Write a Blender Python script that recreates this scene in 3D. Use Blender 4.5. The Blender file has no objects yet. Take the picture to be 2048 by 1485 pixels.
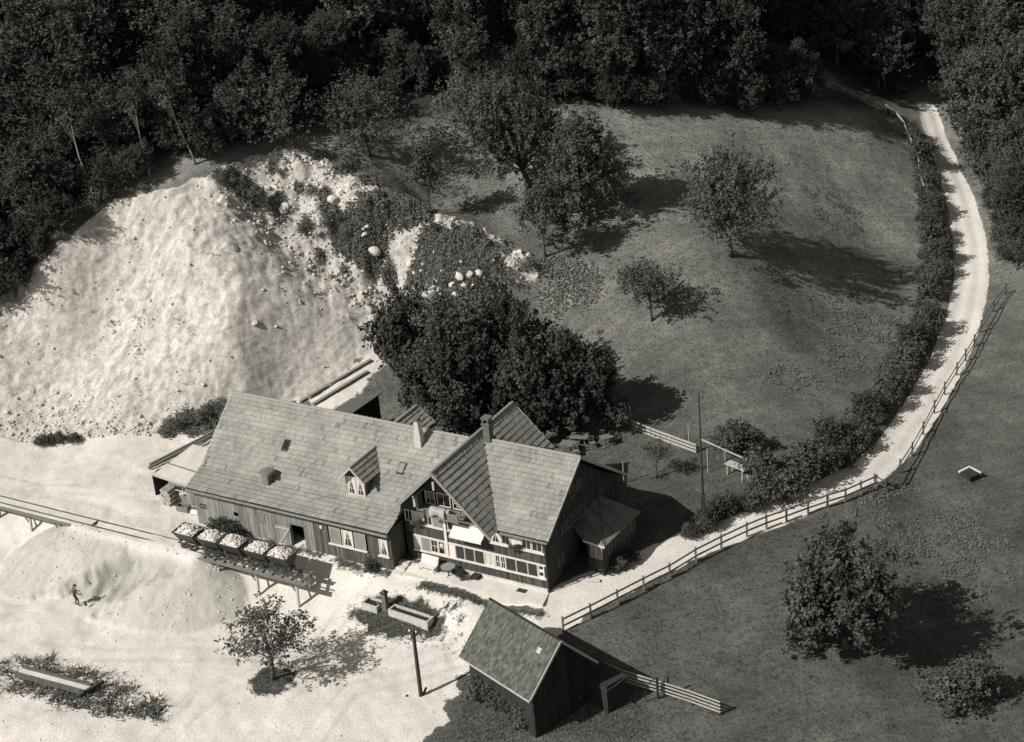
import bpy, math, random
import numpy as np
from mathutils import Vector, Matrix

random.seed(7)
rng = np.random.default_rng(7)
C = bpy.context.scene.collection
scene = bpy.context.scene
R = math.radians

# ------------------------------------------------------------------ camera, world, sun, exposure
CAM_H, CAM_F, CAM_P, CAM_R = 60.0, 3605.0, R(25.5), R(-5.11)
IW, IH = 2048.0, 1485.0
_F = np.array([0, math.cos(CAM_P), -math.sin(CAM_P)])
_X = np.array([1.0, 0, 0]); _Y = np.cross(_X, _F)
_R = math.cos(CAM_R) * _X + math.sin(CAM_R) * _Y
_U = -math.sin(CAM_R) * _X + math.cos(CAM_R) * _Y
cam_data = bpy.data.cameras.new('camera')
cam = bpy.data.objects.new('camera', cam_data); C.objects.link(cam)
cam.matrix_world = Matrix(((_R[0], _U[0], -_F[0], 0), (_R[1], _U[1], -_F[1], 0), (_R[2], _U[2], -_F[2], CAM_H), (0, 0, 0, 1)))
cam_data.sensor_width = 36.0; cam_data.lens = CAM_F / IW * 36.0
cam_data.clip_start = 1.0; cam_data.clip_end = 2000.0
scene.camera = cam

SUN_HEAD, SUN_EL = R(27), R(41)        # direction the light travels, elevation
world = bpy.data.worlds.new('World'); scene.world = world; world.use_nodes = True
wn = world.node_tree; wn.nodes.clear()
sky = wn.nodes.new('ShaderNodeTexSky'); sky.sky_type = 'NISHITA'; sky.sun_disc = False
sky.sun_elevation = SUN_EL
# sun sits opposite to the travel direction; blender: rotation measured from +Y, clockwise
_sx, _sy = -math.cos(SUN_HEAD), -math.sin(SUN_HEAD)
sky.sun_rotation = math.atan2(_sx, _sy)
bw = wn.nodes.new('ShaderNodeRGBToBW')           # the photograph is black and white film
bg = wn.nodes.new('ShaderNodeBackground'); bg.inputs[1].default_value = 0.075
wo = wn.nodes.new('ShaderNodeOutputWorld')
wn.links.new(sky.outputs[0], bw.inputs[0]); wn.links.new(bw.outputs[0], bg.inputs[0]); wn.links.new(bg.outputs[0], wo.inputs[0])

sun_d = bpy.data.lights.new('sun', 'SUN'); sun_d.energy = 4.6; sun_d.angle = R(0.5); sun_d.color = (1.0, 0.985, 0.96)
sun = bpy.data.objects.new('sun', sun_d); C.objects.link(sun)
_ld = Vector((math.cos(SUN_HEAD) * math.cos(SUN_EL), math.sin(SUN_HEAD) * math.cos(SUN_EL), -math.sin(SUN_EL)))
sun.rotation_euler = _ld.to_track_quat('-Z', 'Y').to_euler()
sun.location = (-80, 40, 100)

scene.view_settings.view_transform = 'Standard'; scene.view_settings.look = 'None'
scene.view_settings.gamma = 1.0; scene.view_settings.use_curve_mapping = False
scene.view_settings.exposure = 0.0
scene.cycles.max_bounces = 6; scene.cycles.diffuse_bounces = 2; scene.cycles.transparent_max_bounces = 4

# ------------------------------------------------------------------ helpers
def ray(u, v):
    d = _F + _R * (u - IW / 2) / CAM_F - _U * (v - IH / 2) / CAM_F
    return d / np.linalg.norm(d)
def at(u, v, z):
    d = ray(u, v); t = (z - CAM_H) / d[2]
    return np.array([0, 0, CAM_H]) + d * t

HO = np.array([-21.95, 106.31, 0.0]); HY = R(-31.74); _hc, _hs = math.cos(HY), math.sin(HY)
def W(x, y, z=0.0):                       # house axes -> world
    return np.array([HO[0] + _hc * x - _hs * y, HO[1] + _hs * x + _hc * y, z])
def Lc(p):                                # world -> house axes
    dx, dy = p[0] - HO[0], p[1] - HO[1]
    return np.array([_hc * dx + _hs * dy, -_hs * dx + _hc * dy, p[2] if len(p) > 2 else 0])

def tint(v):
    return (v, v * (1.0 - .10 * v), v * (.87 - .05 * v), 1.0)      # the print's warm toning

def new_mat(name):
    m = bpy.data.materials.new(name); m.use_nodes = True
    nt = m.node_tree; b = nt.nodes['Principled BSDF']
    b.inputs['Roughness'].default_value = 0.85
    if 'Specular IOR Level' in b.inputs: b.inputs['Specular IOR Level'].default_value = 0.25
    return m, nt, b

def mat(name, lo, hi=None, scale=4.0, stretch=None, rough=0.85, spec=0.25, bump=0.0, bscale=None, tone=False, detail=6.0, rnd=0.0):
    """procedural: noise between two greys, optional per-face tone attribute, per-object variation, bump"""
    m, nt, b = new_mat(name)
    hi = lo if hi is None else hi
    N, L = nt.nodes, nt.links
    tc = N.new('ShaderNodeTexCoord'); mp = N.new('ShaderNodeMapping')
    L.new(tc.outputs['Object'], mp.inputs[0])
    if stretch: mp.inputs['Scale'].default_value = stretch
    nz = N.new('ShaderNodeTexNoise'); nz.inputs['Scale'].default_value = scale; nz.inputs['Detail'].default_value = detail; nz.inputs['Roughness'].default_value = 0.65
    L.new(mp.outputs[0], nz.inputs[0])
    cr = N.new('ShaderNodeValToRGB'); cr.color_ramp.elements[0].position = 0.32; cr.color_ramp.elements[1].position = 0.68
    cr.color_ramp.elements[0].color = tint(lo); cr.color_ramp.elements[1].color = tint(hi)
    L.new(nz.outputs[0], cr.inputs[0]); col = cr.outputs[0]
    if tone:
        a = N.new('ShaderNodeAttribute'); a.attribute_name = 'tone'
        mx = N.new('ShaderNodeMix'); mx.data_type = 'RGBA'; mx.blend_type = 'MULTIPLY'; mx.inputs['Factor'].default_value = 1.0
        L.new(col, mx.inputs['A']); L.new(a.outputs['Color'], mx.inputs['B']); col = mx.outputs['Result']
    if rnd:
        oi = N.new('ShaderNodeObjectInfo'); mr = N.new('ShaderNodeMapRange'); mr.inputs['To Min'].default_value = 1 - rnd; mr.inputs['To Max'].default_value = 1 + rnd
        L.new(oi.outputs['Random'], mr.inputs[0])
        vm = N.new('ShaderNodeVectorMath'); vm.operation = 'SCALE'; L.new(col, vm.inputs[0]); L.new(mr.outputs[0], vm.inputs['Scale']); col = vm.outputs[0]
    L.new(col, b.inputs['Base Color'])
    b.inputs['Roughness'].default_value = rough
    if 'Specular IOR Level' in b.inputs: b.inputs['Specular IOR Level'].default_value = spec
    if bump:
        n2 = N.new('ShaderNodeTexNoise'); n2.inputs['Scale'].default_value = bscale or scale * 3; n2.inputs['Detail'].default_value = 5
        L.new(mp.outputs[0], n2.inputs[0])
        bp = N.new('ShaderNodeBump'); bp.inputs['Strength'].default_value = bump; bp.inputs['Distance'].default_value = 0.1
        L.new(n2.outputs[0], bp.inputs['Height']); L.new(bp.outputs[0], b.inputs['Normal'])
    return m

M = {
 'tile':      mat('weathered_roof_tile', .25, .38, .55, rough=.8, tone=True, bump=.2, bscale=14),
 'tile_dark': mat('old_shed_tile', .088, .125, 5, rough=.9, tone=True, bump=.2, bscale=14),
 'deck':      mat('roof_underside', .03, .05, 3),
 'verge':     mat('verge_board', .42, .55, 3, stretch=(1, 1, .3)),
 'barn':      mat('grey_weathered_boards', .17, .33, 1.5, stretch=(6, 6, .5), tone=True, bump=.3, bscale=10),
 'dark_wood': mat('dark_brown_boards', .035, .10, 1.6, stretch=(6, 6, .45), tone=True, bump=.3, bscale=10),
 'black_wood':mat('tarred_wood', .02, .045, 2, stretch=(4, 4, .6)),
 'inside':    mat('dim_interior', .012, .02, 2),
 'white':     mat('white_painted_wood', .62, .78, 5, rough=.6),
 'cream':     mat('dulled_paint', .38, .5, 5, rough=.7),
 'shutter_dark': mat('brown_shutter_wood', .03, .06, 3, stretch=(3, 3, .5)),
 'shutter':   mat('grey_shutter_wood', .20, .30, 3, stretch=(3, 3, .5)),
 'cloth':     mat('white_cloth', .68, .8, 3, rough=.95),
 'curtain':   mat('net_curtain', .5, .7, 6, stretch=(9, 9, .4), rough=.95),
 'render':    mat('lime_render', .5, .66, 1.5, bump=.2, bscale=12),
 'concrete':  mat('pale_concrete', .55, .72, 1.2, bump=.15, bscale=18),
 'stonework': mat('grey_stone_trough', .42, .58, 3, bump=.25, bscale=14),
 'water':     mat('still_water', .015, .03, 2, rough=.15, spec=.4),
 'brick':     mat('chimney_plaster', .45, .6, 4, bump=.2, bscale=20),
 'soot':      mat('sooty_plaster', .10, .18, 4, bump=.2, bscale=20),
 'steel':     mat('rusty_dark_steel', .025, .06, 5, rough=.55, spec=.4),
 'rail':      mat('worn_rail_steel', .05, .10, 6, rough=.45, spec=.5),
 'timber':    mat('rough_timber', .14, .26, 3, stretch=(3, 3, 1), bump=.25, bscale=12),
 'pale_wood': mat('sun_bleached_timber', .36, .52, 3, stretch=(2, 2, 1), bump=.2, bscale=12),
 'pole':      mat('dark_pole_wood', .035, .07, 4),
 'fence':     mat('grey_fence_wood', .07, .14, 4),
 'bark':      mat('tree_bark', .05, .11, 6, bump=.4, bscale=12),
 'birch':     mat('birch_bark', .18, .34, 6, bump=.2, bscale=12),
 'stone':     mat('pale_boulder', .48, .72, 2.2, bump=.4, bscale=8, rnd=.12),
 'gravel_load': mat('broken_stone', .55, .78, 3, tone=True, bump=.3, bscale=12),
 'sheet':     mat('pale_roof_sheet', .48, .62, 1.2, stretch=(1, .3, 1)),
 'zinc':      mat('dull_zinc_sheet', .14, .2, 1.2, rough=.6, spec=.4),
 'skin':      mat('skin', .3, .35, 8),
 'trouser':   mat('dark_work_cloth', .03, .05, 8),
 'shirt':     mat('grey_work_shirt', .07, .10, 8),
 'quilt':     mat('pale_bedding', .32, .46, 5, rough=.95),
 'iron':      mat('cast_iron', .03, .05, 6, rough=.5),
 'insul':     mat('white_porcelain', .7, .8, 6, rough=.3),
 'tabletop':  mat('painted_table_top', .14, .2, 4),
}
def glass_mat():
    m, nt, b = new_mat('window_glass')
    b.inputs['Base Color'].default_value = tint(.018); b.inputs['Roughness'].default_value = .12
    if 'Specular IOR Level' in b.inputs: b.inputs['Specular IOR Level'].default_value = .5
    return m
M['glass'] = glass_mat()

def leaf_mat(name, lo, hi, rnd=.18, trans=.12):
    m = bpy.data.materials.new(name); m.use_nodes = True
    nt = m.node_tree; nt.nodes.clear(); N, L = nt.nodes, nt.links
    out = N.new('ShaderNodeOutputMaterial')
    a = N.new('ShaderNodeAttribute'); a.attribute_name = 'tone'
    cr = N.new('ShaderNodeValToRGB'); cr.color_ramp.elements[0].color = tint(lo); cr.color_ramp.elements[1].color = tint(hi)
    L.new(a.outputs['Fac'], cr.inputs[0])
    oi = N.new('ShaderNodeObjectInfo'); mr = N.new('ShaderNodeMapRange'); mr.inputs['To Min'].default_value = 1 - rnd; mr.inputs['To Max'].default_value = 1 + rnd
    L.new(oi.outputs['Random'], mr.inputs[0])
    vm = N.new('ShaderNodeVectorMath'); vm.operation = 'SCALE'; L.new(cr.outputs[0], vm.inputs[0]); L.new(mr.outputs[0], vm.inputs['Scale'])
    d = N.new('ShaderNodeBsdfDiffuse'); t = N.new('ShaderNodeBsdfTranslucent'); mx = N.new('ShaderNodeMixShader'); mx.inputs[0].default_value = trans
    L.new(vm.outputs[0], d.inputs[0]); L.new(vm.outputs[0], t.inputs[0])
    L.new(d.outputs[0], mx.inputs[1]); L.new(t.outputs[0], mx.inputs[2]); L.new(mx.outputs[0], out.inputs[0])
    return m
M['leaf'] = leaf_mat('orchard_leaves', .06, .16, .18, .2)
M['leaf_scrub'] = leaf_mat('scrub_leaves', .085, .20, .2)
M['leaf_dark'] = leaf_mat('walnut_leaves', .034, .105)
M['leaf_forest'] = leaf_mat('forest_leaves', .04, .13, .3, .18)
M['leaf_shrub'] = leaf_mat('shrub_leaves', .055, .15, .25, .18)
M['leaf_vine'] = leaf_mat('vine_leaves', .07, .19, .1)
M['grass'] = leaf_mat('grass_blades', .10, .22, .0, .15)
M['grass_lush'] = leaf_mat('lush_grass_blades', .065, .14, .0, .15)
M['weed'] = leaf_mat('weed_leaves', .09, .22, .1, .1)

def tag(o, label=None, cat=None, group=None, kind=None):
    if label: o['label'] = label
    if cat: o['category'] = cat
    if group: o['group'] = group
    if kind: o['kind'] = kind
    return o
def empty(name, loc=(0, 0, 0), rz=0.0, label=None, cat=None, group=None):
    o = bpy.data.objects.new(name, None); C.objects.link(o); o.empty_display_size = .3
    o.location = loc; o.rotation_euler = (0, 0, rz)
    return tag(o, label, cat, group)
def link(name, me, m, parent=None):
    o = bpy.data.objects.new(name, me); C.objects.link(o)
    if m is not None and len(me.materials) == 0: me.materials.append(m)
    if parent is not None: o.parent = parent
    return o
def kids(o): return [c for c in bpy.data.objects if c.parent == o]
def copy_tree(root, loc=None, rz=None, scale=None, label=None, group=None, children=None):
    """copy a thing, its parts and their sub-parts; meshes are shared"""
    def cp(o, parent):
        c = o.copy(); C.objects.link(c); c.parent = parent
        for ch in o.children: cp(ch, c)
        return c
    r = cp(root, None)
    if loc is not None: r.location = loc
    if rz is not None: r.rotation_euler = (0, 0, rz)
    if scale is not None: r.scale = scale if hasattr(scale, '__len__') else (scale,) * 3
    tag(r, label, None, group)
    return r

def np_mesh(name, verts, faces, tone=None, smooth=False):
    """verts (N,3); faces (M,k) numpy; tone per face"""
    me = bpy.data.meshes.new(name)
    verts = np.asarray(verts, np.float32); faces = np.asarray(faces, np.int32)
    k = faces.shape[1]
    me.vertices.add(len(verts)); me.vertices.foreach_set('co', verts.ravel())
    me.loops.add(faces.size); me.loops.foreach_set('vertex_index', faces.ravel())
    me.polygons.add(len(faces)); me.polygons.foreach_set('loop_start', np.arange(0, faces.size, k, dtype=np.int32))
    if tone is not None:
        a = me.attributes.new('tone', 'FLOAT', 'FACE'); a.data.foreach_set('value', np.asarray(tone, np.float32))
    me.update(calc_edges=True)
    if smooth: me.polygons.foreach_set('use_smooth', np.ones(len(faces), bool))
    return me

class MB:
    def __init__(s): s.v = []; s.f = []; s.t = []
    def add(s, vs, fs, tone=1.0):
        n = len(s.v); s.v += [tuple(map(float, p)) for p in vs]
        for f in fs: s.f.append(tuple(i + n for i in f)); s.t.append(tone)
        return s
    HEX = [(0, 3, 2, 1), (4, 5, 6, 7), (0, 1, 5, 4), (1, 2, 6, 5), (2, 3, 7, 6), (3, 0, 4, 7)]
    def box(s, x0, y0, z0, x1, y1, z1, tone=1.0):
        return s.add([(x0, y0, z0), (x1, y0, z0), (x1, y1, z0), (x0, y1, z0), (x0, y0, z1), (x1, y0, z1), (x1, y1, z1), (x0, y1, z1)], s.HEX, tone)
    def hexa(s, pts, tone=1.0): return s.add(pts, s.HEX, tone)
    def bar(s, p, q, w, h, tone=1.0, up=(0, 0, 1)):
        p, q = Vector(p), Vector(q); d = (q - p).normalized(); u = Vector(up)
        if abs(d.dot(u)) > .98: u = Vector((0, 1, 0))
        a = d.cross(u).normalized() * w / 2; b = a.cross(d).normalized() * h / 2
        pts = [p - a - b, p + a - b, p + a + b, p - a + b, q - a - b, q + a - b, q + a + b, q - a + b]
        return s.add(pts, s.HEX, tone)
    def tube(s, pts, rads, n=6, tone=1.0, cap=True):
        pts = [Vector(p) for p in pts]; base = len(s.v)
        if not hasattr(rads, '__len__'): rads = [rads] * len(pts)
        for i, p in enumerate(pts):
            d = (pts[min(i + 1, len(pts) - 1)] - pts[max(i - 1, 0)]).normalized()
            u = Vector((0, 0, 1)) if abs(d.z) < .9 else Vector((1, 0, 0))
            a = d.cross(u).normalized(); b = d.cross(a).normalized()
            for k in range(n):
                an = 2 * math.pi * k / n
                s.v.append(tuple(p + (a * math.cos(an) + b * math.sin(an)) * rads[i]))
        for i in range(len(pts) - 1):
            for k in range(n):
                s.f.append((base + i * n + k, base + i * n + (k + 1) % n, base + (i + 1) * n + (k + 1) % n, base + (i + 1) * n + k)); s.t.append(tone)
        if cap:
            s.f.append(tuple(base + k for k in range(n))[::-1]); s.t.append(tone)
            s.f.append(tuple(base + (len(pts) - 1) * n + k for k in range(n))); s.t.append(tone)
        return s
    def slab(s, poly, vec, tone=1.0):
        """polygon extruded along vec"""
        n = len(poly); p = [Vector(a) for a in poly]; v = Vector(vec)
        base = p + [a + v for a in p]
        fs = [tuple(range(n)), tuple(range(2 * n - 1, n - 1, -1))] + [(i, i + n, (i + 1) % n + n, (i + 1) % n) for i in range(n)]
        return s.add(base, fs, tone)
    def mesh(s, name, smooth=False):
        me = bpy.data.meshes.new(name); me.from_pydata(s.v, [], s.f)
        a = me.attributes.new('tone', 'FLOAT', 'FACE'); a.data.foreach_set('value', np.array(s.t, np.float32))
        if smooth: me.polygons.foreach_set('use_smooth', np.ones(len(s.f), bool))
        me.update(); return me
    def build(s, name, m, parent=None, smooth=False):
        return link(name, s.mesh(name, smooth), m, parent)

# ------------------------------------------------------------------ noise
class VNoise:
    def __init__(s, seed, n=256): s.t = np.random.default_rng(seed).random((n, n)); s.n = n
    def __call__(s, x, y):
        x = np.asarray(x, float); y = np.asarray(y, float)
        xi = np.floor(x).astype(int); yi = np.floor(y).astype(int); fx = x - xi; fy = y - yi
        fx = fx * fx * (3 - 2 * fx); fy = fy * fy * (3 - 2 * fy); n = s.n
        a = s.t[xi % n, yi % n]; b = s.t[(xi + 1) % n, yi % n]; c = s.t[xi % n, (yi + 1) % n]; d = s.t[(xi + 1) % n, (yi + 1) % n]
        return (a * (1 - fx) + b * fx) * (1 - fy) + (c * (1 - fx) + d * fx) * fy
VN = VNoise(3)
def fbm(x, y, oct=4, g=.5):
    s = 0; a = 1; t = 0
    for i in range(oct):
        s = s + a * VN(x * 2 ** i + 17.3 * i, y * 2 ** i - 9.1 * i); t += a; a *= g
    return s / t * 2 - 1
def worley(x, y, seed=0):
    t = np.random.default_rng(100 + seed).random((64, 64, 3)); xi = np.floor(x).astype(int); yi = np.floor(y).astype(int)
    d1 = np.full(x.shape, 9.0); h1 = np.zeros(x.shape); px = np.zeros(x.shape); py = np.zeros(x.shape); k = np.zeros(x.shape)
    for i in (-1, 0, 1):
        for j in (-1, 0, 1):
            c = t[(xi + i) % 64, (yi + j) % 64]; dx = x - (xi + i + c[..., 0]); dy = y - (yi + j + c[..., 1]); d = dx * dx + dy * dy
            m = d < d1; d1 = np.where(m, d, d1); px = np.where(m, dx, px); py = np.where(m, dy, py); k = np.where(m, c[..., 2], k)
    return px, py, k                     # offset from the cell centre and the cell's own random value
def facets(x, y, seed=0):
    px, py, k = worley(x, y, seed); return k - .5 + px * np.cos(k * 40) * .9 + py * np.sin(k * 40) * .9
def ss(a, b, x):
    t = np.clip((x - a) / (b - a), 0, 1); return t * t * (3 - 2 * t)

# ------------------------------------------------------------------ terrain
class TPS:
    def __init__(s, P, reg=.02):
        P = np.array(P, float); s.c = P[:, :2] / 50.0; n = len(P)
        K = s.k(s.c, s.c) + reg * 1e-2 * np.eye(n); A = np.zeros((n + 3, n + 3)); A[:n, :n] = K
        A[:n, n] = 1; A[:n, n + 1:] = s.c; A[n, :n] = 1; A[n + 1:, :n] = s.c.T
        s.w = np.linalg.solve(A, np.concatenate([P[:, 2], [0, 0, 0]]))
    @staticmethod
    def k(a, b):
        r2 = ((a[:, None, :] - b[None, :, :]) ** 2).sum(-1)
        return .5 * r2 * np.log(r2 + 1e-12)
    def __call__(s, x, y):
        sh = np.shape(x); q = np.stack([np.ravel(x), np.ravel(y)], -1) / 50.0; out = np.empty(len(q)); n = len(s.c)
        for i in range(0, len(q), 20000):
            b = q[i:i + 20000]; out[i:i + 20000] = s.k(b, s.c) @ s.w[:n] + s.w[n] + b @ s.w[n + 1:]
        return out.reshape(sh)

RIM = [(20, 560, 9.2), (100, 510, 11.2), (180, 440, 13), (230, 400, 14), (330, 380, 14.5), (410, 355, 15), (480, 320, 15.3), (560, 300, 15.3), (640, 315, 14.4),
       (720, 365, 12.8), (800, 395, 11.5), (860, 425, 10.5), (940, 445, 9.3), (1000, 480, 8.3), (1065, 520, 7.3)]
FOOT = [(1078, 548, 6.5), (990, 572, 6.1), (930, 590, 5.8), (800, 600, 5.2), (752, 690, 2.9), (640, 790, .8), (540, 812, .6), (440, 840, .5), (300, 868, .4), (100, 885, .4), (-60, 890, .4), (-60, 620, 8.0)]
QIN = [(428, 375, 14.4), (500, 395, 12.9), (560, 340, 14.3), (560, 395, 12.5), (560, 440, 11.0), (640, 390, 12.4), (640, 440, 10.9), (650, 490, 9.0), (720, 425, 11.3), (720, 480, 9.3), (760, 545, 6.8),
       (800, 450, 10.1), (800, 500, 8.4), (800, 560, 6.1), (900, 470, 9.1), (900, 500, 8.4), (960, 500, 8.1), (930, 550, 6.9), (410, 400, 13.6), (300, 520, 10), (200, 600, 7.5), (110, 700, 4.8), (110, 830, 1.2),
       (250, 760, 3.4), (300, 850, .8), (380, 480, 11.7), (480, 600, 7.9), (466, 700, 4.9), (455, 790, 2.0), (600, 600, 6.8), (700, 620, 5.3),
       (600, 700, 3.6), (720, 690, 3.1), (650, 755, 1.6), (560, 795, .9), (380, 640, 6.6), (370, 740, 3.9)]
HILL = [(1090, 510, 7.3), (860, 415, 9.5), (1460, 510, 6.5), (1303, 640, 4), (1130, 250, 13), (1300, 240, 12.2), (1500, 240, 10.2), (1700, 230, 8), (1060, 370, 10),
        (1200, 440, 8), (1180, 620, 4.2), (1640, 530, 3.3), (1820, 562, .2), (1260, 850, 1.0), (1400, 900, .6), (1315, 950, .5), (1407, 1028, .1), (1500, 780, 1.2),
        (1650, 650, 1), (1700, 420, 3.5), (1800, 300, 4.5), (1870, 255, 3.5), (1900, 340, 2.0), (1930, 450, .5), (1950, 560, -.5), (1930, 660, -.8), (1870, 780, -.6),
        (1800, 880, -.3), (1740, 950, -.1), (1600, 1010, 0), (1400, 1090, 0), (1250, 1170, -.1), (1690, 1290, -2.0), (1870, 1240, -3.0), (1960, 1250, -3.5),
        (1960, 1000, -1.3), (1500, 1150, -.7), (1400, 1350, -2.2), (1200, 1350, -1.7), (1960, 1390, -4), (1700, 1390, -3.0), (1080, 600, 4.6), (950, 700, 2.2),
        (840, 740, 1.2), (1100, 780, 1.3), (720, 300, 14.2), (950, 290, 12.6), (820, 330, 12.2),
        (120, 1390, -2.2), (300, 1300, -2.2), (545, 1355, -2.0), (155, 1210, -2.2), (300, 1260, -2.1), (700, 1390, -2.0), (842, 1390, -2.1), (480, 1265, -2.1),
        (650, 1250, -1.8), (790, 1230, -1.1), (900, 1260, -1.2), (1000, 1210, -.6), (1100, 1250, -.5), (1060, 1300, -1.0), (930, 1390, -2.0), (-60, 1390, -2.3), (-80, 1250, -2.2),
        (200, 950, .25), (100, 990, .15), (300, 930, .25), (-80, 960, .3), (40, 1250, -2.2)]
CP = [tuple(at(*q)) for q in RIM + FOOT[:-2] + HILL]
for x, y, z in [(0, -.3, 0), (5, -.3, 0), (10, -.3, 0), (15, -.3, -.05), (20, -.3, 0), (26, 0, 0), (26, 12, .2), (15, 13, .3), (5, 13, .3), (0, 12, .25), (13, 6, .1), (22, 6, .05),
                (-5, 2, .1), (-12, -2, .05), (-5, -2.0, .05), (0, -2.0, 0), (3, -2.2, -.05), (6, -1.2, -.1), (8, -1.1, -.25), (6, -2.9, -1.0), (8.5, -3.0, -1.25), (11, -2.4, -1.05), (12, -.9, -.3), (13, -2.2, -1.15), (15, -1.2, -.4),
                (18, -2, -.55), (22, -1.6, -.35), (-5, -4.6, -1.6), (0, -4.6, -1.7), (-11, -4.4, -1.6), (29.5, 8, .05), (30, 14, .3), (10.9, -5.1, -2.0)]:
    CP.append(tuple(W(x, y, z)))
CP += [(-40, 146, 15.5), (-62, 150, 13), (-20, 150, 18), (-58, 122, 5), (-62, 105, .5), (0, 158, 17.5), (25, 170, 15), (45, 180, 10), (60, 170, 9), (55, 150, 5), (52, 130, 2), (60, 110, -1),
       (45, 100, -2.2), (50, 80, -5), (30, 70, -5), (0, 70, -4), (-30, 72, -3.4), (-60, 75, -3), (-80, 200, 30), (-30, 200, 32), (20, 210, 30), (70, 210, 24), (-70, 270, 44), (0, 280, 46), (80, 270, 40), (90, 160, 12), (100, 90, -3), (-95, 110, 2), (-95, 160, 14)]
tps_hill = TPS(CP)
tps_quarry = TPS([tuple(at(*q)) for q in RIM + FOOT + QIN])

def pip(x, y, poly):
    x = np.asarray(x); y = np.asarray(y); ins = np.zeros(x.shape, bool); n = len(poly)
    for i in range(n):
        x1, y1 = poly[i][:2]; x2, y2 = poly[(i + 1) % n][:2]
        if y1 == y2: continue
        c = ((y1 > y) != (y2 > y)) & (x < (x2 - x1) * (y - y1) / (y2 - y1) + x1); ins ^= c
    return ins
def polydist(x, y, line):
    d = np.full(np.shape(x), 1e9)
    for i in range(len(line) - 1):
        a = np.array(line[i][:2]); b = np.array(line[i + 1][:2]); ab = b - a; L2 = ab @ ab
        t = np.clip(((x - a[0]) * ab[0] + (y - a[1]) * ab[1]) / L2, 0, 1)
        d = np.minimum(d, np.hypot(x - a[0] - t * ab[0], y - a[1] - t * ab[1]))
    return d

QPOLY = [at(*q) for q in RIM + FOOT]
ROADPX = [(1855, 225, 4.2), (1868, 262, 3.4), (1896, 335, 2.0), (1922, 410, .9), (1940, 480, .2), (1944, 560, -.5), (1925, 650, -.8), (1890, 730, -.7), (1840, 825, -.45), (1790, 895, -.3), (1735, 945, -.1), (1650, 985, 0), (1540, 1030, 0), (1400, 1082, 0), (1290, 1130, -.05), (1180, 1185, -.2), (1080, 1235, -.45), (960, 1290, -1.1)]
ROAD = [at(*q) for q in ROADPX]
ROADW = np.array([1.0, 1.05, 1.15, 1.3, 1.4, 1.4, 1.38, 1.36, 1.34, 1.3, 1.25, 1.2, 1.25, 1.35, 1.45, 1.6, 1.9, 2.2])

gx = np.concatenate([np.arange(-100, -48, 1.0), np.arange(-48, -38, .22), np.arange(-38, 4, .16), np.arange(4, 50, .22), np.arange(50, 100.1, 1.0)])
gy = np.concatenate([np.arange(60, 76, .5), np.arange(76, 116, .22), np.arange(116, 140, .16), np.arange(140, 172, .4), np.arange(172, 285, 1.5)])
GX, GY = np.meshgrid(gx, gy, indexing='ij')
Z = tps_hill(GX, GY)
# quarry replaces the hillside inside its rim
jx = fbm(GX * .5, GY * .5, 3) * 1.0; jy = fbm(GX * .5 + 40, GY * .5, 3) * 1.0
qd = polydist(GX, GY, QPOLY + [QPOLY[0]]); qin = pip(GX, GY, QPOLY)
qs = np.where(qin, qd, -qd) + fbm(GX * .9, GY * .9, 3) * .35
qm = ss(-.12, .22, qs)
ZQ = tps_quarry(np.where(qin | (qd < 4), GX, HO[0]), np.where(qin | (qd < 4), GY, 125.0))
lx = _hc * (GX - HO[0]) + _hs * (GY - HO[1]); ly = -_hs * (GX - HO[0]) + _hc * (GY - HO[1])
streak = 1 - 2.2 * np.abs(fbm((GX * .61 - GY * .79) * 1.1, (GX * .79 + GY * .61) * .13, 4, .62))
rough = fbm(GX * 1.1, GY * 1.1, 5, .62)
upper = ss(.0, 1.0, (GX - (-15.5)) / 8 + (GY - 128.5) / 4)      # rubble ground right of the gully is lumpier
ZQ = ZQ + streak * .11 * (1 - upper * .85) + rough * (.17 + .36 * upper) + .18 * np.maximum(0, fbm(GX * .45, GY * .45, 2)) * upper * 3
runnel = np.abs(fbm(GX * 1.9 + fbm(GX * .6, GY * .6, 2) * .8, GY * .22 + 5, 4, .62))
ZQ = ZQ - np.maximum(0, .14 - runnel) * .5 * (1 - upper * .7) + fbm(GX * 3.1, GY * 3.1, 3, .7) * .07
lay = (ZQ * .9 + GX * .35 + fbm(GX * .5, GY * .5, 3) * .8) % 1.0              # broken ledges in the dug face
ZQ = ZQ + (ss(.0, .16, lay) * (1 - lay) - .4) * .05 * (1 - upper * .5) * ss(-.25, .3, fbm(GX * .3 + 7, GY * .3, 3))
wx_, wy_ = GX + fbm(GX * 1.2, GY * 1.2, 2) * .5, GY + fbm(GX * 1.2 + 9, GY * 1.2, 2) * .5
brk = ss(-.15, .35, fbm(GX * .25 + 3, GY * .25, 3) + .35 * ss(-20, -26, GX - GY * 0) * ss(128, 132, GY) + .25 * upper)
ZQ = ZQ + facets((wx_ * .79 + wy_ * .61) * .45, (wx_ * .61 - wy_ * .79) * 1.1, 1) * (.15 + .14 * upper) * brk + facets(wx_ * 1.7, wy_ * 1.7, 2) * .07 * (.3 + brk)
Z = Z * (1 - qm) + ZQ * qm
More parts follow.
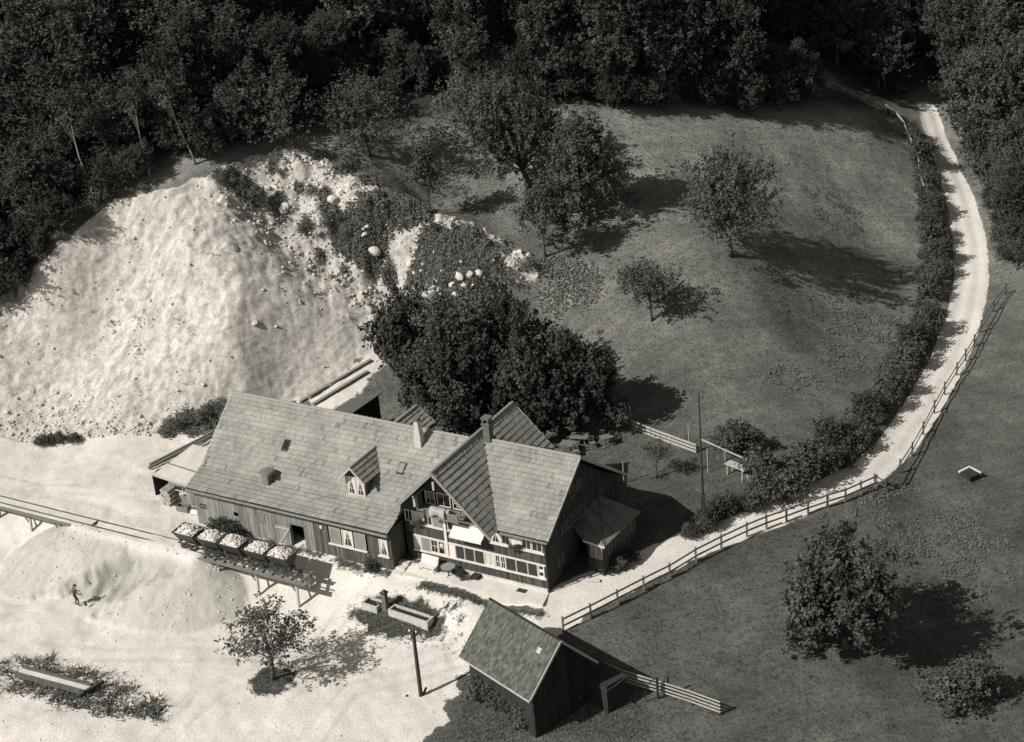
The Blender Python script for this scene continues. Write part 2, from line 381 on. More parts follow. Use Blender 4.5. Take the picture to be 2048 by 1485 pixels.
# sand and gravel heap spilling down from the railway bank
def seg_d(px, py, a, b):
    t = np.clip(((px - a[0]) * (b[0] - a[0]) + (py - a[1]) * (b[1] - a[1])) / ((b[0] - a[0]) ** 2 + (b[1] - a[1]) ** 2), 0, 1)
    return np.hypot(px - a[0] - t * (b[0] - a[0]), py - a[1] - t * (b[1] - a[1]))
bank = .335 - np.maximum(0, np.where(lx < -6.4, -2.75, -3.75) - ly) * np.where(lx < -6.6, 2.6, 1.3) - np.maximum(0, lx - 3.0) * 1.1 - np.maximum(0, ly + 2.4) * .12
Z = np.where((lx > -26) & (ly > -6) & (ly < 0), np.maximum(Z, bank + fbm(lx * 1.5, ly * 1.5, 3) * .03), Z)
dh = seg_d(lx, ly, (-7.6, -3.7), (2.6, -3.75))
gul = fbm(lx * .55 + 3, ly * .12, 3) * .35
heap = .33 - np.maximum(0, dh - .25) * (.44 + .04 * gul) + gul * .35 * ss(.3, 2, dh) * (1 - ss(4, 6.5, dh))
heap += fbm(lx * 2.2, ly * 2.2, 4, .6) * .10 * ss(.2, 1.5, dh)
# bite dug out of the heap's left half, with a crumbling scarp
bite = ss(0, .35, .95 + fbm(lx * 1.3, ly * 1.3, 3) * .5 - np.hypot((lx + 1.4) / 2.3, (ly + 7.0) / 2.7))
bedge = (lx + 1.5) * .69 - (ly + 3.9) * .72 + fbm(ly * .9, lx * .9, 3) * .6
cutf = ss(-.05, .22, bedge) * ss(4.2, 1.6, bedge) * ss(-4.0, -4.7, ly)
heap = heap - cutf * (1.0 + .5 * fbm(lx * .9, ly * .4, 3)) * ss(.3, 1.5, dh) - bite * .25
_zb = Z.copy()
heap_in = heap > Z
hm = np.clip((heap - Z) / .15, 0, 1)
Z = np.where(heap_in, heap, Z)
# small scarp at the left edge above the yard
scx = lx + 15.4 + .25 * (ly - 3.5) + fbm(lx * .8, ly * .8, 2) * .3
scarp = (1 - ss(-.05, .25, scx)) * ss(.6, 2.6, ly) * ss(7.6, 5.4, ly) * ss(-22, -17.5, lx) * (1.0 + .4 * fbm(lx, ly, 3))
# small relief everywhere else
meadow_w = (1 - qm) * (1 - hm)
rd = polydist(GX, GY, ROAD)
rw = np.interp(GY * 0, [0], [1.3]) + 0
# width varies along the road: use nearest vertex
near = np.full(GX.shape, 1e9)
for (p, w) in zip(ROAD, ROADW):
    d = np.hypot(GX - p[0], GY - p[1]); rw = np.where(d < near, w, rw); near = np.minimum(near, d)
road_s = rw - rd + fbm(GX * 1.4, GY * 1.4, 3) * .12
road_m = ss(-.15, .15, road_s)
Z = Z + meadow_w * (1 - road_m) * (fbm(GX * .35, GY * .35, 3) * .16 + fbm(GX * 1.6, GY * 1.6, 3) * .05) * np.where((lx > -1) & (lx < 30) & (ly > -2) & (ly < 12), .15, 1)
Z = Z - .05 * road_m + .03 * road_m * np.cos(rd * 5.5)
# the bank on the hedge side of the road
def hz(x, y):
    x = np.asarray(x, float); y = np.asarray(y, float)
    i = np.interp(x, gx, np.arange(len(gx))); j = np.interp(y, gy, np.arange(len(gy)))
    i0 = np.clip(i.astype(int), 0, len(gx) - 2); j0 = np.clip(j.astype(int), 0, len(gy) - 2); fi = i - i0; fj = j - j0
    return (Z[i0, j0] * (1 - fi) + Z[i0 + 1, j0] * fi) * (1 - fj) + (Z[i0, j0 + 1] * (1 - fi) + Z[i0 + 1, j0 + 1] * fi) * fj
_ts = np.arange(70, 330, .15)
def G(u, v):
    """where the ground lies under a given point of view"""
    d = ray(u, v); P = np.array([0, 0, CAM_H]) + d[None] * _ts[:, None]
    h = P[:, 2] - hz(P[:, 0], P[:, 1]); k = int(np.argmax(h < 0)) if (h < 0).any() else len(_ts) - 1
    k = max(k, 1); t = _ts[k - 1] + .15 * h[k - 1] / (h[k - 1] - h[k] + 1e-9)
    p = np.array([0, 0, CAM_H]) + d * t; p[2] = hz(p[0], p[1]); return p
def GP(lst): return [G(*q) for q in lst]
def ground_at(x, y, dz=0.0): return (float(x), float(y), float(hz(x, y)) + dz)

# cart ruts across the yard
rut = np.zeros_like(Z)
for line in (GP([(60, 1300), (300, 1310), (480, 1305), (640, 1330), (800, 1330), (930, 1290), (1060, 1250), (1150, 1205)]), GP([(330, 1480), (420, 1390), (640, 1290), (690, 1225), (760, 1175), (900, 1205)]), GP([(60, 975), (250, 985), (370, 1000)]), GP([(620, 1480), (700, 1380), (880, 1330), (1000, 1280)])):
    d_ = polydist(GX, GY, line) + fbm(GX * .5, GY * .5, 2) * .25
    rut = np.maximum(rut, np.exp(-((d_ - .62) / .16) ** 2) * (.55 + .6 * fbm(GX * .6, GY * .6, 3)))
rut = np.clip(rut, 0, 1); Z = Z - rut * .045
# masks
def soft(poly, jit=.5, w=.25):
    d = polydist(GX, GY, list(poly) + [poly[0]]); i = pip(GX, GY, poly)
    return ss(-w, w, np.where(i, d, -d) + fbm(GX * 1.1 + 5, GY * 1.1, 4, .6) * jit)
yard_poly = [W(-40, -30), W(-40, 9.5), W(-9, 10.2), W(-2, 10.2), W(-.5, 1), W(15.7, 1), W(27.5, 1), W(30, 3.0)] + GP([(1195, 1190), (1120, 1260), (1030, 1300), (940, 1325), (912, 1352), (925, 1385), (880, 1402), (900, 1440), (850, 1480)]) + [W(24, -30)]
yard = soft(yard_poly, .6)
behind = soft(GP([(600, 800), (760, 690), (790, 720), (700, 800), (640, 825)]), .8, .3)
gravel = np.maximum.reduce([yard, qm, road_m, behind * .8])
gp_tr = G(800, 1235); gp_tr2 = G(745, 1225)
tl = Lc(gp_tr)
trough_grass = ss(.35, -.25, np.hypot((lx - tl[0]) / 3.0, (ly - tl[1]) / 1.35) - 1 + fbm(GX * 1.6, GY * 1.6, 4, .6) * .5)
tb = G(548, 1362)
tree_grass = ss(.25, -.2, np.hypot(GX - tb[0], GY - tb[1]) / 1.25 - 1 + fbm(GX * 1.8, GY * 1.8, 3, .6) * .4)
strip = ss(.2, -.1, seg_d(lx, ly, (18.3, -.55), (26.5, -.35)) - .28 + fbm(GX * 2, GY * 2, 3) * .2)
wallweeds = ss(.25, -.2, seg_d(lx, ly, (2.5, -.25), (15.5, -.3)) - .25 + fbm(GX * 2, GY * 2, 3) * .35) * .75
speck = ss(-.2, .5, fbm(GX * 2.5, GY * 2.5, 3, .7) - .15) * ss(1.3, .6, np.hypot((lx - 21) / 5.5, (ly + 2.2) / 2.2)) * .75
blpoly = GP([(-20, 1310), (60, 1316), (110, 1318), (180, 1340), (255, 1362), (320, 1398), (345, 1440), (200, 1425), (90, 1400), (-20, 1380)])
blgrass = soft(blpoly, 1.1, .6) * .38
shedgrass = soft(GP([(930, 1390), (945, 1330), (1100, 1280), (1480, 1480), (920, 1480)]), .4)
gravel = gravel * (1 - np.maximum.reduce([trough_grass, tree_grass * .95, strip, wallweeds, speck, blgrass, shedgrass * .95]))
# green growth on the rubble of the pit
def blob(u, v, r, j=.5):
    p = G(u, v); return ss(.3, -.3, np.hypot(GX - p[0], (GY - p[1])) / r - 1 + fbm(GX * 1.3, GY * 1.3, 4, .6) * j)
growth = np.zeros_like(Z)
for q in [(500, 390, 1.6), (470, 365, 1.0), (560, 415, 1.2), (610, 450, .9), (660, 420, 1.3), (650, 390, .8), (690, 470, 1.0), (740, 430, 1.1), (790, 410, 1.3), (830, 405, 1.0), (760, 470, .8),
          (880, 500, 1.6), (930, 500, 1.7), (960, 530, 1.5), (870, 540, 1.0), (720, 510, .7), (780, 555, .9), (820, 560, .7), (690, 330, 1.4), (640, 310, 1.0), (740, 360, 1.2), (1010, 500, 1.0), (600, 375, .5), (545, 340, .5), (640, 510, .6), (690, 540, .6),
          (440, 350, .7), (380, 852, 1.3), (420, 838, 1.0), (340, 862, .9)]:
    growth = np.maximum(growth, blob(q[0], q[1], q[2] * .62))
qgrow = growth * .9
gravel = gravel * (1 - qgrow)
wasteg = np.zeros_like(Z)
for q in [(1140, 560, 1.6), (1110, 590, 1.3), (1180, 585, 1.2), (1100, 550, 1.0)]: wasteg = np.maximum(wasteg, blob(*q, .9))
weeds = np.zeros_like(Z)
for q in [(1680, 430, 2.2), (1720, 650, 2.6), (1690, 720, 2.4), (1740, 600, 2.0), (1840, 1080, 3.0), (1880, 1170, 3.0), (1800, 1000, 2.0), (1920, 1100, 3), (1920, 1370, 2.2), (1600, 760, 2.0)]:
    weeds = np.maximum(weeds, blob(*q, 1.0))
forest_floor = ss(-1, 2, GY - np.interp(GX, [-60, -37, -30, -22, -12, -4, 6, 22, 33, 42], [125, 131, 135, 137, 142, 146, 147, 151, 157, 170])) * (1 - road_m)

tm = bpy.data.materials.new('terrain_surface'); tm.use_nodes = True
def terrain_nodes(m):
    nt = m.node_tree; N, L = nt.nodes, nt.links; b = N['Principled BSDF']; b.inputs['Roughness'].default_value = .95
    if 'Specular IOR Level' in b.inputs: b.inputs['Specular IOR Level'].default_value = .1
    geo = N.new('ShaderNodeNewGeometry')
    def noise(sc, det=5, ro=.6, stretch=None):
        n = N.new('ShaderNodeTexNoise'); n.inputs['Scale'].default_value = sc; n.inputs['Detail'].default_value = det; n.inputs['Roughness'].default_value = ro
        if stretch:
            vr = N.new('ShaderNodeVectorRotate'); vr.rotation_type = 'Z_AXIS'; vr.inputs['Angle'].default_value = stretch[1]; L.new(geo.outputs['Position'], vr.inputs[0])
            mp = N.new('ShaderNodeMapping'); mp.inputs['Scale'].default_value = stretch[0]; L.new(vr.outputs[0], mp.inputs[0]); L.new(mp.outputs[0], n.inputs[0])
        else: L.new(geo.outputs['Position'], n.inputs[0])
        return n.outputs[0]
    def ramp(x, a, b_, lo, hi):
        c = N.new('ShaderNodeValToRGB'); c.color_ramp.elements[0].position = a; c.color_ramp.elements[1].position = b_
        c.color_ramp.elements[0].color = tint(lo) if not isinstance(lo, tuple) else lo; c.color_ramp.elements[1].color = tint(hi) if not isinstance(hi, tuple) else hi
        L.new(x, c.inputs[0]); return c.outputs[0]
    def mix(f, a, b_, mode='MIX'):
        x = N.new('ShaderNodeMix'); x.data_type = 'RGBA'; x.blend_type = mode
        if isinstance(f, float): x.inputs['Factor'].default_value = f
        else: L.new(f, x.inputs['Factor'])
        L.new(a, x.inputs['A']); L.new(b_, x.inputs['B']); return x.outputs['Result']
    at_ = N.new('ShaderNodeAttribute'); at_.attribute_name = 'mask'
    sp = N.new('ShaderNodeSeparateColor'); L.new(at_.outputs['Color'], sp.inputs[0])
    g1 = ramp(noise(.22, 6, .6), .3, .7, .10, .20)
    g2 = ramp(noise(5.5, 6, .75), .3, .7, (.55,) * 3 + (1,), (1.42,) * 3 + (1,))
    grass = mix(1.0, g1, g2, 'MULTIPLY')
    dry = ramp(noise(3.5, 5, .7), .35, .65, .12, .36)
    lu_ = N.new('ShaderNodeAttribute'); lu_.attribute_name = 'lush'
    sc_ = N.new('ShaderNodeVectorMath'); sc_.operation = 'SCALE'; L.new(grass, sc_.inputs[0]); L.new(lu_.outputs['Fac'], sc_.inputs['Scale']); grass = sc_.outputs[0]
    tf_ = ramp(noise(1.15, 5, .72), .26, .44, (.5,) * 3 + (1,), (1.0,) * 3 + (1,)); grass = mix(.75, grass, mix(1.0, grass, tf_, 'MULTIPLY'))
    mw_ = ramp(noise(1.0, 4, .6, ((.18, 1.5, .5), R(-20))), .35, .65, (.86,) * 3 + (1,), (1.1,) * 3 + (1,)); grass = mix(1.0, grass, mw_, 'MULTIPLY')
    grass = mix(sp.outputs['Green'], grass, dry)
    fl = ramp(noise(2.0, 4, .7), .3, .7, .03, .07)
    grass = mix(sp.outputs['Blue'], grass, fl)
    v1 = ramp(noise(.35, 6, .6), .3, .7, .66, .84)
    v2 = ramp(noise(7.0, 6, .8), .3, .68, (.72,) * 3 + (1,), (1.12,) * 3 + (1,))
    grav = mix(1.0, v1, v2, 'MULTIPLY')
    # mottled pits and damp streaks of the dug face
    v3 = ramp(noise(1.0, 6, .7, ((.14, 2.4, 1.2), R(-38))), .30, .52, (.58,) * 3 + (1,), (1.0,) * 3 + (1,))
    v4 = ramp(noise(1.7, 7, .75), .34, .56, (.55,) * 3 + (1,), (.90,) * 3 + (1,))
    pit = mix(1.0, mix(1.0, grav, v3, 'MULTIPLY'), v4, 'MULTIPLY')
    ht_ = N.new('ShaderNodeAttribute'); ht_.attribute_name = 'damp'
    hc = ramp(noise(1.0, 7, .72, ((1.6, .5, .8), R(31.74))), .3, .7, .28, .50)
    grav = mix(ht_.outputs['Fac'], grav, hc)
    al = N.new('ShaderNodeMath'); al.operation = 'MULTIPLY'; al.inputs[1].default_value = 1.0; L.new(at_.outputs['Alpha'], al.inputs[0])
    grav = mix(al.outputs[0], grav, pit)
    ad = N.new('ShaderNodeMath'); ad.operation = 'MULTIPLY_ADD'; ad.inputs[1].default_value = .8; L.new(noise(6, 5, .75), ad.inputs[0]); L.new(sp.outputs['Red'], ad.inputs[2])
    mr = N.new('ShaderNodeMapRange'); mr.inputs['From Min'].default_value = .72; mr.inputs['From Max'].default_value = 1.02; L.new(ad.outputs[0], mr.inputs[0])
    L.new(mix(mr.outputs[0], grass, grav), b.inputs['Base Color'])
    bp = N.new('ShaderNodeBump'); bp.inputs['Strength'].default_value = .55; bp.inputs['Distance'].default_value = .12
    L.new(noise(5.0, 7, .75), bp.inputs['Height']); L.new(bp.outputs[0], b.inputs['Normal'])
terrain_nodes(tm)

nx_, ny_ = GX.shape
V = np.stack([GX, GY, Z], -1).reshape(-1, 3)
mask = np.stack([gravel, np.clip(wasteg + qgrow * 0, 0, 1), forest_floor, qm], -1).reshape(-1, 4)
I = np.arange(nx_ * ny_).reshape(nx_, ny_)
Q = np.stack([I[:-1, :-1], I[1:, :-1], I[1:, 1:], I[:-1, 1:]], -1).reshape(-1, 4)
exc = cutf * (1 - ss(3.5, 5.0, dh)) * ss(-3.9, -4.3, ly)
damp = (np.clip(hm + exc * .8, 0, 1) * np.clip(.62 + .4 * cutf + .3 * fbm(lx * .6, ly * .25, 3), 0, 1) * ss(.3, 1.0, dh))
damp = np.maximum(damp, np.clip(rut * .5 + .22 * ss(.0, .6, fbm(GX * .45 + 9, GY * .45, 4, .6)), 0, 1) * yard * (1 - np.clip(hm, 0, 1))).reshape(-1)
lushg = .69 + .30 * ss(104, 114, GY + 4 * fbm(GX * .1, GY * .1, 2)) + .52 * ss(124, 147, GY + 5 * fbm(GX * .12, GY * .12, 3)) + .12 * fbm(GX * .18, GY * .18, 3)
lushg = np.where((lx > 26) & (ly < 22) & (GY < 118), np.minimum(lushg, .72), lushg)
lush = lushg.reshape(-1)
def fc(a): return ((a[:-1, :-1] + a[1:, :-1] + a[1:, 1:] + a[:-1, 1:]) / 4).reshape(-1)
fq, fr, fy, fh = fc(qm), fc(road_m), fc(np.maximum(yard, blgrass)), fc(hm)
rsel = (fr > .5) & (fy < .5); qsel = (fq > .5) & ~rsel; hsel = (fh > .5) & ~qsel & ~rsel; ysel = (fy > .5) & ~rsel & ~qsel & ~hsel
msel = ~(rsel | qsel | hsel | ysel)
for nm, sel in [('meadow', msel), ('road', rsel), ('quarry_slope', qsel), ('sand_heap', hsel), ('gravel_yard', ysel)]:
    f = Q[sel]; used, inv = np.unique(f.ravel(), return_inverse=True)
    me = np_mesh(nm, V[used], inv.reshape(-1, 4), smooth=True)
    ca = me.attributes.new('mask', 'FLOAT_COLOR', 'POINT'); ca.data.foreach_set('color', mask[used].astype(np.float32).ravel())
    da = me.attributes.new('damp', 'FLOAT', 'POINT'); da.data.foreach_set('value', damp[used].astype(np.float32))
    la = me.attributes.new('lush', 'FLOAT', 'POINT'); la.data.foreach_set('value', lush[used].astype(np.float32))
    o = link(nm, me, tm); o['kind'] = 'structure'
    if nm == 'sand_heap': tag(o, 'pale sand and gravel heap dumped below the field railway', 'sand heap')

# ------------------------------------------------------------------ buildings
def tile_field(poly, eave_dir, up_dir, tw=.21, th=.34, thick=.03, lift=.075, seed=1, tone=(.86, 1.08)):
    """rows of overlapping tiles laid on a planar polygon (house axes); returns MB"""
    r = random.Random(seed); mb = MB()
    e = Vector(eave_dir).normalized(); u = Vector(up_dir).normalized(); n = e.cross(u).normalized()
    if n.z < 0: n = -n
    P = [Vector(p) for p in poly]; o = P[0]
    uv = [((p - o).dot(e), (p - o).dot(u)) for p in P]
    umin, umax = min(a for a, b in uv), max(a for a, b in uv); vmin, vmax = min(b for a, b in uv), max(b for a, b in uv)
    def inside(a, b):
        c = False; m = len(uv)
        for i in range(m):
            x1, y1 = uv[i]; x2, y2 = uv[(i + 1) % m]
            if (y1 > b) != (y2 > b) and a < (x2 - x1) * (b - y1) / (y2 - y1) + x1: c = not c
        return c
    def span(b):
        xs = []; m = len(uv)
        for i in range(m):
            x1, y1 = uv[i]; x2, y2 = uv[(i + 1) % m]
            if (y1 > b) != (y2 > b): xs.append((x2 - x1) * (b - y1) / (y2 - y1) + x1)
        xs.sort(); return xs
    rows = max(1, int(round((vmax - vmin) / th))); th = (vmax - vmin) / rows
    for j in range(rows):
        vb = vmin + j * th; vt = vb + th * 1.08
        xs = span(vb + th * .5)
        if len(xs) < 2: continue
        rowtone = r.uniform(.93, 1.05)
        for s0, s1 in zip(xs[::2], xs[1::2]):
            off = (j % 2) * tw * .5
            k = math.floor((s0 - umin - off) / tw)
            while True:
                a0 = umin + off + k * tw; a1 = a0 + tw * .93; k += 1
                if a0 > s1: break
                a0, a1 = max(a0, s0), min(a1, s1)
                if a1 - a0 < .05: continue
                l = lift + r.uniform(-.008, .012) + .022 * math.sin(a0 * .83 + seed) * math.sin(vb * .9 + seed * 2); sk = r.uniform(-.008, .008)
                p0 = o + e * a0 + u * (vb + sk) + n * l; p1 = o + e * a1 + u * (vb + sk) + n * (l + r.uniform(-.004, .004))
                p2 = o + e * a1 + u * min(vt, vmax + .02) + n * .012; p3 = o + e * a0 + u * min(vt, vmax + .02) + n * .012
                t = n * thick
                tt = rowtone * r.uniform(*tone)
                if r.random() < .04: tt *= r.uniform(.6, .8)
                mb.add([p0, p1, p2, p3, p0 + t, p1 + t, p2 + t, p3 + t], [(4, 5, 6, 7), (1, 2, 6, 5), (3, 0, 4, 7)], tt)
                mb.add([p0, p1, p1 + t, p0 + t], [(0, 1, 2, 3)], tt * .45)      # lower edge toned darker to draw the dark lines between rows
    return mb
def roof_plane(parent, poly, eave_dir, up_dir, seed, m='tile', thick=.1, **kw):
    e = Vector(eave_dir).normalized(); u = Vector(up_dir).normalized(); n = e.cross(u).normalized()
    if n.z < 0: n = -n
    d = MB().slab(poly, -n * thick).build('roof', M['deck'], parent)
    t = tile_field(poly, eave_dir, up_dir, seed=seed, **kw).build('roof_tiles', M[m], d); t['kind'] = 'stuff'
    return d
_rt = None
def ridge_tiles(parent, p, q, step=.36):
    global _rt
    p, q = Vector(p), Vector(q); d = (q - p); n = max(1, int(d.length / step))
    if _rt is None:
        mb = MB(); k = 5
        for x in (0, 1):
            rr = .13 if x == 0 else .105
            for i in range(k):
                a = math.pi * i / (k - 1); mb.v.append((x * .40, math.cos(a) * rr, math.sin(a) * rr * .8 - .02 + (0.025 if x == 0 else 0)))
        for i in range(k - 1): mb.f.append((i, i + 1, k + i + 1, k + i)); mb.t.append(1.0)
        mb.f.append(tuple(range(k))); mb.t.append(.6)
        _rt = mb.mesh('ridge_tile'); _rt.materials.append(M['tile'])
    rot = d.to_track_quat('X', 'Z')
    for i in range(n):
        o = bpy.data.objects.new('ridge_tile', _rt); C.objects.link(o); o.parent = parent
        o.location = p + d * (i / n) + Vector((0, 0, .075)); o.rotation_mode = 'QUATERNION'; o.rotation_quaternion = rot
def boards(x0, x1, zlo, zhi, y, w=.17, seed=1, openings=(), tone=(.75, 1.15), axis='x', thick=.03):
    """vertical boards; zlo/zhi numbers or functions; openings (x0,x1,z0,z1); axis 'x' -> in plane y, 'y' -> in plane x=y"""
    r = random.Random(seed); mb = MB(); x = x0
    lo = zlo if callable(zlo) else (lambda t: zlo); hi = zhi if callable(zhi) else (lambda t: zhi)
    while x < x1 - .01:
        ww = min(w * r.uniform(.85, 1.15), x1 - x); xa, xb = x + .006, x + ww - .006; xm = (xa + xb) / 2
        ivs = [(lo(xm), hi(xm))]
        for ox0, ox1, oz0, oz1 in openings:
            if xb > ox0 + .02 and xa < ox1 - .02:
                nv = []
                for a, b in ivs:
                    if oz1 <= a or oz0 >= b: nv.append((a, b)); continue
                    if oz0 > a: nv.append((a, oz0))
                    if oz1 < b: nv.append((oz1, b))
                ivs = nv
        p = r.uniform(0, .018); t = r.uniform(*tone)
        for a, b in ivs:
            if b - a < .03: continue
            if axis == 'x': mb.box(xa, y - thick - p, a, xb, y - p * .3, b, t)
            else: mb.box(y + p * .3, xa, a, y + thick + p, xb, b, t)
        x += ww
    return mb
def window(parent, x0, x1, z0, z1, y, kind='glass', bars=1, cross=1, d=.05, fr=.05, name='window', axis='x', fm='white', sm='shutter'):
    """frame proud of plane y; sub-parts pane, curtain, shutter"""
    def bx(mb, a, c, b, e, d0, d1):
        if axis == 'x': mb.box(a, y - d1, c, b, y - d0, e)
        else: mb.box(y + d0, a, c, y + d1, b, e)
    f = MB()
    bx(f, x0, z0, x0 + fr, z1, 0, d); bx(f, x1 - fr, z0, x1, z1, 0, d); bx(f, x0 + fr, z0, x1 - fr, z0 + fr, 0, d); bx(f, x0 + fr, z1 - fr, x1 - fr, z1, 0, d)
    for i in range(bars):
        c = x0 + (x1 - x0) * (i + 1) / (bars + 1); bx(f, c - .014, z0 + fr, c + .014, z1 - fr, .012, d - .012)
    for i in range(cross):
        c = z0 + (z1 - z0) * (i + 1) / (cross + 1); bx(f, x0 + fr, c - .012, x1 - fr, c + .012, .014, d - .016)
    o = f.build(name, M[fm], parent)
    g = MB(); bx(g, x0 + fr, z0 + fr, x1 - fr, z1 - fr, -.02, .008); g.build('pane', M['glass'], o)
    if kind == 'curtain':
        c = MB()
        n = 9
        for i in range(n):
            a = x0 + fr + (x1 - x0 - 2 * fr) * i / n; b_ = x0 + fr + (x1 - x0 - 2 * fr) * (i + 1) / n
            bx(c, a, z0 + fr, b_, z1 - fr, .0085, .0095 + .004 * (i % 2))
        c.build('curtain', M['curtain'], o)
    elif kind == 'drape':           # two tied curtains leaving a dark wedge
        for sgn in (-1, 1):
            xe = x0 + fr if sgn < 0 else x1 - fr; xm = (x0 + x1) / 2
            c = MB()
            pts = [(xe, z0 + fr), (xe, z1 - fr), (xm, z1 - fr), (xe + (xm - xe) * .25, z0 + fr)]
            if sgn > 0: pts = pts[::-1]
            P3 = [(a, y - .0085, b_) if axis == 'x' else (y + .0085, a, b_) for a, b_ in pts]
            c.slab(P3, (0, -.004, 0) if axis == 'x' else (.004, 0, 0)); c.build('curtain', M['curtain'], o)
    elif kind == 'shutter':
        c = MB()
        nb_ = 3
        for i in range(nb_):
            a = x0 + fr * .6 + (x1 - x0 - 1.2 * fr) * i / nb_; b_ = x0 + fr * .6 + (x1 - x0 - 1.2 * fr) * (i + 1) / nb_ - .01
            bx(c, a, z0 + fr * .6, b_, z1 - fr * .6, .052, .07)
        c.build('shutter', M[sm], o)
    elif kind == 'white':
        c = MB(); bx(c, x0 + fr, z0 + fr, x1 - fr, z1 - fr, .0085, .02); c.build('blind', M['cloth'], o)
    return o

farm = empty('farmhouse', HO, HY, 'long timber farmhouse and barn under one tiled roof with a cross gable', 'farmhouse')
RY, BZ, HZ_ = 5.73, 7.16, 7.36
XB0, XE = -.26, 26.6
# walls: solid cores with gaps behind the boarded fronts
MB().slab([(0.04, 1.3, -1), (0.04, 11.7, -1), (0.04, 11.7, 2.75), (0.04, RY, 6.95), (0.04, 1.3, 3.2)], (15.7, 0, 0)).build('barn_core', M['inside'], farm)
MB().slab([(15.95, 1.55, -.6), (15.95, 11.25, -.6), (15.95, 11.25, 2.9), (15.95, RY, 6.7), (15.95, 2.3, 3.6), (15.95, 1.55, 3.5)], (3.5, 0, 0)).slab([(19.45, 1.55, -.6), (19.45, 11.25, -.6), (19.45, 11.25, 3.1), (19.45, RY, 7.0), (19.45, 1.55, 4.1)], (6.58, 0, 0)).build('house_core', M['black_wood'], farm)
# barn front
OPEN = [(.40, .90, 1.32, 1.70), (3.30, 3.60, 1.35, 1.64), (7.86, 8.98, -.4, 1.76), (10.98, 13.82, 1.02, 2.26), (14.8, 15.5, .98, 2.2)]
b = boards(0, 9.75, -.35, 2.95, 0, .17, 3, OPEN, (.72, 1.2)).build('barn_boards', M['barn'], farm); b['kind'] = 'stuff'
b = boards(9.75, 15.72, -.15, 2.98, 0.01, .16, 4, OPEN, (1.0, 2.2)).build('stable_boards', M['dark_wood'], farm); b['kind'] = 'stuff'
MB().box(9.9, -.075, -.75, 15.74, 1.2, -.12).build('plinth', M['render'], farm)
b = boards(0, 1.35, -.35, 3.0, 0, .17, 5, (), (.7, 1.1), axis='y').build('end_boards', M['barn'], farm); b['kind'] = 'stuff'
b.location.x = -.04
b = boards(1.35, 11.7, -.35, lambda t: 2.8 + (min(t, 11.46 - t)) * .7, 0, .17, 5, (), (.7, 1.1), axis='y').build('end_boards', M['barn'], farm); b['kind'] = 'stuff'; b.location.x = -.02
b = boards(-.02, 1.5, -.8, 2.95, 15.72, .16, 6, (), (.8, 1.4), axis='y').build('side_boards', M['dark_wood'], farm); b['kind'] = 'stuff'
# small openings with their joinery
w = MB().box(.36, -.045, 1.28, .94, -.03, 1.32).box(.36, -.045, 1.70, .94, -.03, 1.74).box(.36, -.045, 1.32, .40, -.03, 1.7).box(.90, -.045, 1.32, .94, -.03, 1.7).box(.63, -.05, 1.32, .67, .0, 1.7).box(.40, -.05, 1.49, .63, .0, 1.53).box(.67, -.05, 1.49, .9, .0, 1.53).build('window', M['barn'], farm)
MB().box(.40, .02, 1.32, .90, .03, 1.70).build('pane', M['glass'], w)
MB().box(3.26, -.05, 1.64, 3.64, -.03, 1.69).build('hatch_lintel', M['barn'], farm)
MB().box(3.26, -.05, 1.31, 3.64, -.03, 1.35).build('hatch_sill', M['barn'], farm)
MB().box(5.3, -.07, 1.30, 5.85, -.052, 2.1).box(5.3, -.085, 1.4, 5.85, -.07, 1.48).box(5.3, -.085, 1.9, 5.85, -.07, 1.98).build('loft_hatch', M['timber'], farm)
MB().box(4.35, -.07, 1.72, 5.05, -.052, 2.25).build('loft_hatch', M['barn'], farm)
# barn door swung open to the left
d = boards(6.72, 7.86, -.3, 1.50, -.09, .19, 8, (), (1.0, 1.5)).build('barn_door', M['barn'], farm)
MB().box(6.72, -.16, 1.28, 7.86, -.14, 1.42).box(6.72, -.16, -.18, 7.86, -.14, -.02).bar((6.8, -.15, 0), (7.75, -.15, 1.3), .02, .11, up=(0, 0, 1)).build('door_brace', M['pale_wood'], d)
MB().box(7.78, -.06, -.3, 7.88, .1, 1.8).box(8.96, -.06, -.3, 9.06, .1, 1.8).box(7.78, -.07, 1.74, 9.06, .1, 1.86).build('door_frame', M['timber'], farm)
MB().box(7.85, -.25, -.32, 9.0, .9, -.2).build('threshold', M['concrete'], farm)
# stable windows
window(farm, 11.0, 11.86, 1.06, 2.24, .0, 'shutter', 0, 0)
window(farm, 11.98, 12.82, 1.06, 2.24, .0, 'drape', 1, 1)
window(farm, 12.94, 13.8, 1.06, 2.24, .0, 'shutter', 0, 0)
MB().box(10.9, -.16, .96, 13.9, -.05, 1.04).build('sill', M['white'], farm)
window(farm, 14.82, 15.48, 1.02, 2.16, .0, 'drape', 1, 1)
MB().box(14.72, -.16, .92, 15.58, -.05, 1.0).build('sill', M['white'], farm)
MB().box(10.35, -.14, 2.0, 10.52, -.06, 2.2).build('wall_lamp', M['white'], farm)

